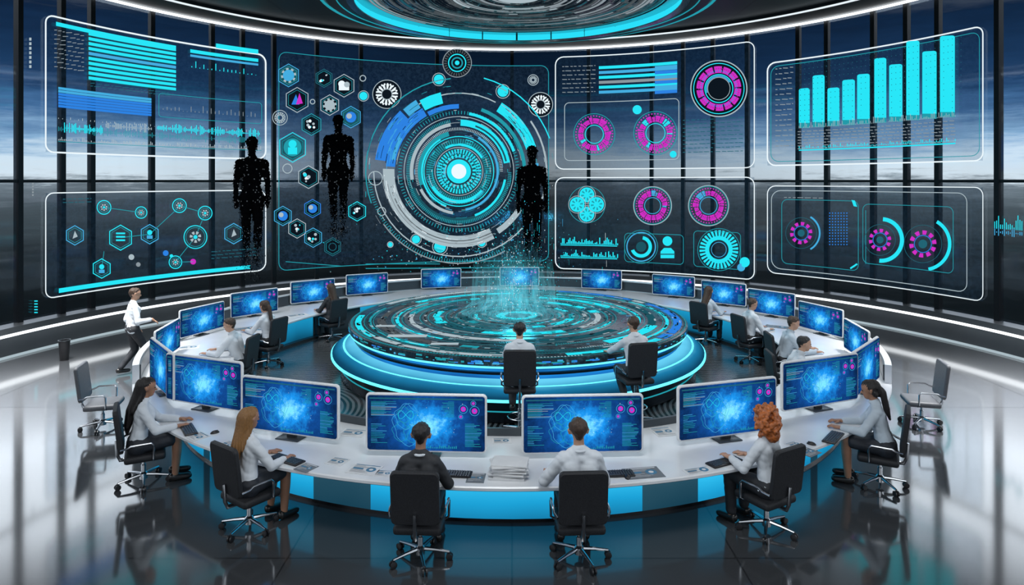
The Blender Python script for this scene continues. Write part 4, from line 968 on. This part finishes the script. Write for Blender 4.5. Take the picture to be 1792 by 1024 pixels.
put_monitor(-9.4, 6.29, rad(-3), 'monitor facing the dark-suited man at the desk front', 1., gf)
put_monitor(7.7, 6.29, rad(3), 'monitor facing the white-shirted man at the desk front', 1., gf)
put_monitor(-26.8, 6.32, rad(-18), 'monitor in front of the honey-haired woman', 1., gf)
put_monitor(25.8, 6.32, rad(17), 'monitor in front of the woman with curly red hair', 1., gf)
put_monitor(-44.5, 6.36, rad(-22), 'monitor in front of the woman with long black hair', 1., gf)
put_monitor(44.5, 6.36, rad(22), 'monitor in front of the woman with dark tied-back hair', 1., gf)
put_monitor(-55, 6.64, rad(-50), 'narrow angled monitor left of the black-haired woman\'s monitor', 1., gf)
put_monitor(56, 6.68, rad(48), 'narrow angled monitor right of the tied-back-haired woman\'s monitor', 1., gf)
for th, lab in ((-75, 'monitor seen nearly edge on at the left bend of the desk'), (-91.5, 'monitor facing the seated man farthest left inside the ring'), (-109, 'second monitor along the inner left curve, facing a seated woman'),
                (-126, 'third monitor along the far left curve, above the long-haired woman'), (-141, 'monitor at far left back, without a seated person'), (-161, 'far monitor below the hexagon icons, left of the sparkles'),
                (178, 'far monitor straight behind the light sparkles'), (156, 'far monitor right of the light sparkles'), (136.5, 'monitor at far right back, leftmost of the right group'), (122.5, 'monitor behind the far right woman inside the ring'),
                (108.5, 'monitor behind the middle right seated worker inside the ring'), (92, 'monitor above the leaning man on the right curve'), (75, 'monitor seen nearly edge on at the right bend of the desk')):
    p = polar(th, 6.62); inw = Vector((0, YC, 0))-p; inw.normalize(); cam = Vector((0, 0, 0))-p; cam.normalize()
    k = .32 if abs(th) < 100 else .45
    if abs(th) == 75: k = .12
    d = (inw*(1-k)+cam*k).normalized()
    put_monitor(th, 6.62, math.atan2(d.x, -d.y), lab, .84, gb)

# ------------------------------------------------------------------ chairs
def make_chair(label, loc, rz, dz=0., back='black_fabric', group='office chairs round the ring desk', wide=.5):
    t = thing('office_chair', label, 'chair', loc, rz, group)
    m = MB(); m.rbox((0, .02, .395+dz), (.50, .48, .09), .035, 3); m.build('seat', 'black_fabric' if back != 'grey_seat' else back, t)
    mx = Matrix.Translation((0, -.25, .50+dz)) @ Matrix.Rotation(rad(7), 4, 'X')
    m = MB(); m.slab((0, 0, .28), wide, .57, .06, .05, 5, 0, mx); bk = m.build('backrest', back, t)
    m = MB(); m.tube([(0, -.10, .34+dz), (0, -.27, .35+dz), (0, -.30, .42+dz), (0, -.315, .62+dz)], [.025, .025, .022, .018], 8); m.build('back_support', 'chrome', t)
    for s in (-1, 1):
        m = MB(); m.tube([(s*.22, .12, .36+dz), (s*.285, .12, .40+dz), (s*.29, .12, .57+dz), (s*.29, .09, .605+dz), (s*.29, -.14, .605+dz), (s*.29, -.18, .58+dz), (s*.26, -.255, .56+dz)], .014, 8); m.build('armrest', 'chrome', t)
    m = MB(); m.lathe([(.001, .06), (.05, .06), (.05, .13), (.03, .15), (.03, .24+dz*.5), (.02, .25+dz*.5), (.02, .34+dz), (.09, .35+dz), (.09, .355+dz), (.001, .355+dz)], 16); m.build('column', 'chrome', t)
    for k in range(5):
        a = 2*PI*k/5+.3; d = Vector((math.sin(a), math.cos(a), 0))
        m = MB(); m.tube([d*.03+Vector((0, 0, .115)), d*.16+Vector((0, 0, .105)), d*.31+Vector((0, 0, .085))], [.024, .019, .013], 8); m.build('base_leg', 'chrome', t)
        m = MB(); c = d*.31; sd = Vector((-d.y, d.x, 0))
        for q in (-.018, .018):
            cc = c+sd*q+Vector((0, 0, .036)); m.tube([cc-sd*.011, cc-sd*.009, cc+sd*.009, cc+sd*.011], [.028, .036, .036, .028], 14)
        m.tube([c+Vector((0, 0, .05)), c+Vector((0, 0, .085))], .01, 8); m.build('caster', 'black_plastic', t)
    if dz > .2:
        m = MB(); m.tube([(.19*math.cos(a), .19*math.sin(a), .30) for a in [2*PI*i/28 for i in range(28)]], .011, 8, 0, True)
        for a in (0, 2*PI/3, 4*PI/3): m.tube([(0, 0, .28), (.19*math.cos(a), .19*math.sin(a), .30)], .009, 6)
        m.build('foot_ring', 'chrome', t)
    return t
ch0 = None
for (p, r, lab) in SEATS:
    if ch0 is None: ch0 = make_chair(lab, p, rad(r))
    else: dup(ch0, lab, p, rad(r))
ge = make_chair('empty grey chair at the left end of the ring desk', (-6.62, 10.9, 0), rad(-75), 0, 'grey_seat')
dup(ge, 'empty grey chair at the right end of the ring desk', (6.72, 11.05, 0), rad(75))
st = make_chair('tall black chair with foot ring before the hologram table, in front', tc0, 0, .36, 'black_fabric', 'tall chairs at the hologram table')
dup(st, 'tall black chair with foot ring at the right of the hologram table', tc1, rad(14))

# ------------------------------------------------------------------ things on the desk
def make_keyboard(label, loc, rz):
    t = thing('keyboard', label, 'keyboard', loc, rz, 'keyboards on the ring desk')
    m = MB(); m.rbox((0, 0, .010), (.46, .16, .02), .006); m.build('body', 'black_plastic', t)
    m = MB()
    for r in range(5):
        for c in range(15):
            if r == 0 and 4 <= c <= 8:
                if c == 4: m.rbox((-.0, -.057, .024), (.13, .021, .008), .003, 1)
                continue
            m.rbox((-.2+c*.0286, -.057+r*.0285, .024), (.023, .022, .008), .003, 1)
    m.build('keys', 'panel_grey', t); return t
kb = None
for (px, py, rz, lab) in ((790, 831, -6, 'black keyboard at the right hand of the dark-suited man'), (1074, 831, 6, 'black keyboard at the right of the front white-shirted man'), (502, 806, -30, 'black keyboard before the honey-haired woman'),
                          (330, 753, -55, 'black keyboard before the woman with long black hair'), (1268, 810, 28, 'black keyboard before the woman with curly red hair'), (1458, 767, 50, 'black keyboard before the woman with dark tied-back hair')):
    p = deskpt(px, py)
    if kb is None: kb = make_keyboard(lab, p, rad(rz))
    else: dup(kb, lab, p, rad(rz))
def make_mouse(label, loc, rz):
    t = thing('computer_mouse', label, 'mouse', loc, rz, 'mice on the ring desk')
    m = MB(); vs = []; fs = []; n = 14; K = 6
    for j in range(K):
        a = PI/2*j/(K-1)
        for i in range(n):
            b = 2*PI*i/n; vs.append((.034*math.cos(b)*math.cos(a), .058*math.sin(b)*math.cos(a), .036*math.sin(a)))
    for j in range(K-1):
        for i in range(n): fs.append([j*n+i, j*n+(i+1) % n, (j+1)*n+(i+1) % n, (j+1)*n+i])
    m.add(vs, fs); m.build('body', 'black_plastic', t)
    m = MB(); m.tube([(-.005, .03, .026), (.005, .03, .026)], .009, 10); m.build('scroll_wheel', 'panel_mid', t); return t
ms = make_mouse('black mouse beside the black-haired woman\'s keyboard', deskpt(376, 758), rad(-50))
dup(ms, 'black mouse beside the front white-shirted man\'s keyboard', deskpt(1098, 836), 0)
dup(ms, 'black mouse beside the tied-back-haired woman\'s keyboard', deskpt(1420, 778), rad(50))
def sheet(px, py, rz, w, h_, label, dark=False, seed=0, cat='paper', name='paper_sheet', z=0., grp='printed sheets on the ring desk', pos=None):
    rr = random.Random(seed); p = pos or deskpt(px, py)
    g = G(lambda x, y, o: Vector((x, y, o)), .0045, .0003, 9.)
    m = MB(); m.rbox((0, 0, .002), (w, h_, .004), 0, 1, 0)
    g.rect(-w*.42, h_*.38, w*.42, h_*.44, 'ink_blue' if not dark else 'paper')
    for k in range(9):
        y = h_*.3-k*h_*.08
        if k in (3, 4): continue
        g.rect(-w*.42, y, -w*.42+w*rr.uniform(.3, .8), y+h_*.02, 'ink' if not dark else 'paper'); g.off -= g.step
    g.disc(w*.22, h_*.02, w*.16, 'ink_blue'); g.disc(w*.22, h_*.02, w*.07, 'paper'); g.rect(-w*.4, -h_*.05, -w*.05, h_*.1, 'ink_blue'); 
    o = thing(name, label, cat, p+Vector((0, 0, z)), rz, grp)
    m.build('sheet', 'paper_dark' if dark else 'paper', o); g.build('print', o)
    return o
sheet(638, 822, rad(-14), .36, .26, 'grey printed chart sheet left of the dark-suited man', False, 1)
sheet(590, 808, rad(-20), .22, .2, 'small printed sheet beside the honey-haired woman\'s keyboard', False, 2)
sheet(536, 819, rad(-30), .2, .2, 'grey leaflet at the desk edge right of the honey-haired woman', True, 3)
sheet(672, 829, rad(-8), .18, .16, 'white slip of paper at the dark-suited man\'s left elbow', False, 4)
sheet(833, 837, rad(-4), .2, .24, 'pale grey brochure left of the paper stack', True, 5)
sheet(1126, 828, rad(10), .42, .28, 'wide dark magazine with charts right of the white-shirted man', True, 6, 'magazine', 'magazine')
sheet(1222, 824, rad(18), .34, .14, 'white printed sheet left of the curly-haired woman', False, 7)
sheet(1162, 756, rad(14), .3, .3, 'printed sheet in the gap between two right front monitors', False, 8)
sheet(345, 764, rad(-40), .26, .22, 'printed sheets pile under the black-haired woman\'s mouse', False, 9)
sheet(1415, 792, rad(35), .24, .2, 'grey leaflet near the desk edge between the right women', True, 10)
sheet(330, 608, rad(20), .4, .3, 'paper on the left curve of the desk beside the far monitors', False, 11)
sheet(430, 575, rad(30), .5, .3, 'dark chart sheet between the two men on the inner left curve', True, 12)
sheet(520, 552, rad(40), .5, .3, 'paper before the long-haired woman at the far left back', False, 13)
sheet(1440, 633, rad(-20), .4, .28, 'paper under the hands of the leaning man on the right', False, 14)
sheet(1360, 572, rad(-30), .5, .3, 'dark chart sheet on the inner right curve of the desk', True, 15)
sheet(1280, 552, rad(-35), .5, .3, 'paper on the desk before the far right woman', False, 16)
sheet(618, 758, rad(-12), .34, .24, 'printed sheet in the gap between two left front monitors', False, 17)
sheet(398, 778, rad(-34), .2, .16, 'white note sheet between the two left women at the desk edge', False, 18)
sheet(1390, 778, rad(30), .2, .14, 'small white note sheet beside the curly-haired woman\'s monitor', False, 19)
sheet(878, 772, rad(4), .24, .18, 'white sheet in the gap between the two front monitors', False, 20)
sp = deskpt(890, 832); rr = random.Random(4); prev = None
for k in range(12):
    m = MB(); m.rbox((0, 0, .0065), (.40, .28, .013), .002, 1)
    o = m.build('paper_bundle', 'paper'); o.location = sp+Vector((rr.uniform(-.025, .025), rr.uniform(-.015, .015), k*.0135)); o.rotation_euler = (0, 0, rad(rr.uniform(-14, 8)))
    lab = 'topmost paper bundle of the white stack between the two front men' if k == 11 else 'bottom paper bundle of the white stack between the two front men' if k == 0 else 'paper bundle inside the white stack between the two front men'
    tag(o, lab, 'paper stack', 'paper bundles in the white stack')
# bin
tb = thing('waste_bin', 'small black waste bin on the floor at the far left', 'bin', (-10.0, 15.05, 0))
m = MB(); m.lathe([(.001, .01), (.085, .0), (.09, .01), (.115, .44), (.11, .44), (.086, .02), (.001, .02)], 28); m.build('body', 'black_plastic', tb)
m = MB(); m.tube([(.115*math.cos(a), .115*math.sin(a), .445) for a in [2*PI*i/28 for i in range(28)]], .012, 8, 0, True); m.build('rim', 'panel_grey', tb)

# ------------------------------------------------------------------ world
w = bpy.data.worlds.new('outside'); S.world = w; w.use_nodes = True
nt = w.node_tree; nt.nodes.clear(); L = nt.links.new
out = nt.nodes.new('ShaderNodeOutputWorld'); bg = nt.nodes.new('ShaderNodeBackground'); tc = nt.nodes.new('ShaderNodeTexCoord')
sx = nt.nodes.new('ShaderNodeSeparateXYZ'); mr = nt.nodes.new('ShaderNodeMapRange')
mr.inputs['From Min'].default_value = -.3; mr.inputs['From Max'].default_value = .7
mp = nt.nodes.new('ShaderNodeMapping'); mp.inputs['Scale'].default_value = (3., 3., 30.)
n = nt.nodes.new('ShaderNodeTexNoise'); n.inputs['Scale'].default_value = 2.4; n.inputs['Detail'].default_value = 12; n.inputs['Roughness'].default_value = .72
ad = nt.nodes.new('ShaderNodeMath'); ad.operation = 'MULTIPLY_ADD'; ad.inputs[1].default_value = .09
sb = nt.nodes.new('ShaderNodeMath'); sb.operation = 'SUBTRACT'; sb.inputs[1].default_value = .5
rp = nt.nodes.new('ShaderNodeValToRGB'); el = rp.color_ramp.elements
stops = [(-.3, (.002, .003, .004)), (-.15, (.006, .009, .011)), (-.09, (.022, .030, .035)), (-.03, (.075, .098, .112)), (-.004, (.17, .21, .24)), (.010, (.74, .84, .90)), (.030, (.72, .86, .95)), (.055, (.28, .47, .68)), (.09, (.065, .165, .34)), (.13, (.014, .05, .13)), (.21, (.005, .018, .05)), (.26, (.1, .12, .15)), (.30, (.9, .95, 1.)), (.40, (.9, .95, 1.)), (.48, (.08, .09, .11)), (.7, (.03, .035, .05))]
ps = lambda z: z+.3
el[0].position = 0; el[0].color = (*stops[0][1], 1); el[1].position = 1; el[1].color = (*stops[-1][1], 1)
for z, c in stops[1:-1]: el.new(ps(z)).color = (*c, 1)
r2 = nt.nodes.new('ShaderNodeValToRGB'); e2 = r2.color_ramp.elements           # bright band added above the view to whiten floor reflections
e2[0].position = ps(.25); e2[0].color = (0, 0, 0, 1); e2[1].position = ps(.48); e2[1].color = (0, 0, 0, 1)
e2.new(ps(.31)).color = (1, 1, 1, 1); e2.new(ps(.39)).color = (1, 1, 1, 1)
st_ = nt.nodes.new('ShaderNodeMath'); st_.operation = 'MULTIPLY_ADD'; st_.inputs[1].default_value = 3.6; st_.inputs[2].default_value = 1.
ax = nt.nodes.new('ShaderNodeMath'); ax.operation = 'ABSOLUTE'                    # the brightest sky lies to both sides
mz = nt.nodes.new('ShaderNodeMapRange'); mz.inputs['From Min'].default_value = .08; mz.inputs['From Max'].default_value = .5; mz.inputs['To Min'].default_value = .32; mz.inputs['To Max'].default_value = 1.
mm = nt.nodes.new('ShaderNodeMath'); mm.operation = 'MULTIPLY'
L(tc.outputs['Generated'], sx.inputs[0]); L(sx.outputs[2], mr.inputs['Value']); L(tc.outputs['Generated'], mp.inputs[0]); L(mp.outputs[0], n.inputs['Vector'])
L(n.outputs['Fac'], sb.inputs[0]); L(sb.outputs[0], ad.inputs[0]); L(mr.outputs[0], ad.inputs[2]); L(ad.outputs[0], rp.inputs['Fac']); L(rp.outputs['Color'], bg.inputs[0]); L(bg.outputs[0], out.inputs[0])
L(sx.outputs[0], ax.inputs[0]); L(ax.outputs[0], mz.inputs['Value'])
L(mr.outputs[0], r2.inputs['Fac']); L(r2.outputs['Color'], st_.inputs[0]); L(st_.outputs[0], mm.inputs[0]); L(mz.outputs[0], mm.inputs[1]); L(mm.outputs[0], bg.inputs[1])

# ------------------------------------------------------------------ lights
def area(name, loc, target, size, power, col=(1, 1, 1), spread=180, sy=None):
    l = bpy.data.lights.new(name, 'AREA'); l.energy = power; l.color = col; l.size = size; l.spread = rad(spread)
    if sy: l.shape = 'RECTANGLE'; l.size_y = sy
    o = bpy.data.objects.new(name, l); COL.objects.link(o); o.location = loc
    o.rotation_euler = (Vector(target)-Vector(loc)).to_track_quat('-Z', 'Y').to_euler(); return o
area('side_fill', (-9.0, 11.5, 8.6), (-9.8, 11.8, 0), 2.5, 850, (1, 1, 1), 50)  # unseen fill lights added high up to whiten the side floors
area('side_fill', (9.0, 11.5, 8.6), (9.8, 11.8, 0), 2.5, 850, (1, 1, 1), 50)
area('front_fill', (0, 5.0, 8.6), (0, 9.5, 0), 5, 160, (.95, .98, 1), 110, 2)  # unseen overhead fill added for the people and the desk front
area('desk_fill', (-6.5, 14.2, 8.6), (-4.5, 15.5, 0), 2.5, 180, (.95, .98, 1), 110)  # unseen fills added under the ceiling to brighten the far desk
area('desk_fill', (6.5, 14.2, 8.6), (4.5, 15.5, 0), 2.5, 180, (.95, .98, 1), 110)
pl_ = bpy.data.lights.new('hologram_light', 'POINT'); pl_.energy = 170; pl_.color = (.08, .72, 1); pl_.shadow_soft_size = .4
o = bpy.data.objects.new('hologram_light', pl_); COL.objects.link(o); o.location = (XP, YP+.3, 2.2)

# ------------------------------------------------------------------ camera
c = bpy.data.cameras.new('camera'); c.sensor_width = 36; c.lens = 36*F/1792; c.shift_y = -(512-HY)/1792; c.clip_end = 500
co = bpy.data.objects.new('camera', c); COL.objects.link(co); co.location = (0, 0, H); co.rotation_euler = (PI/2, 0, 0); S.camera = co
try: S.view_settings.view_transform = 'Standard'
except Exception: pass
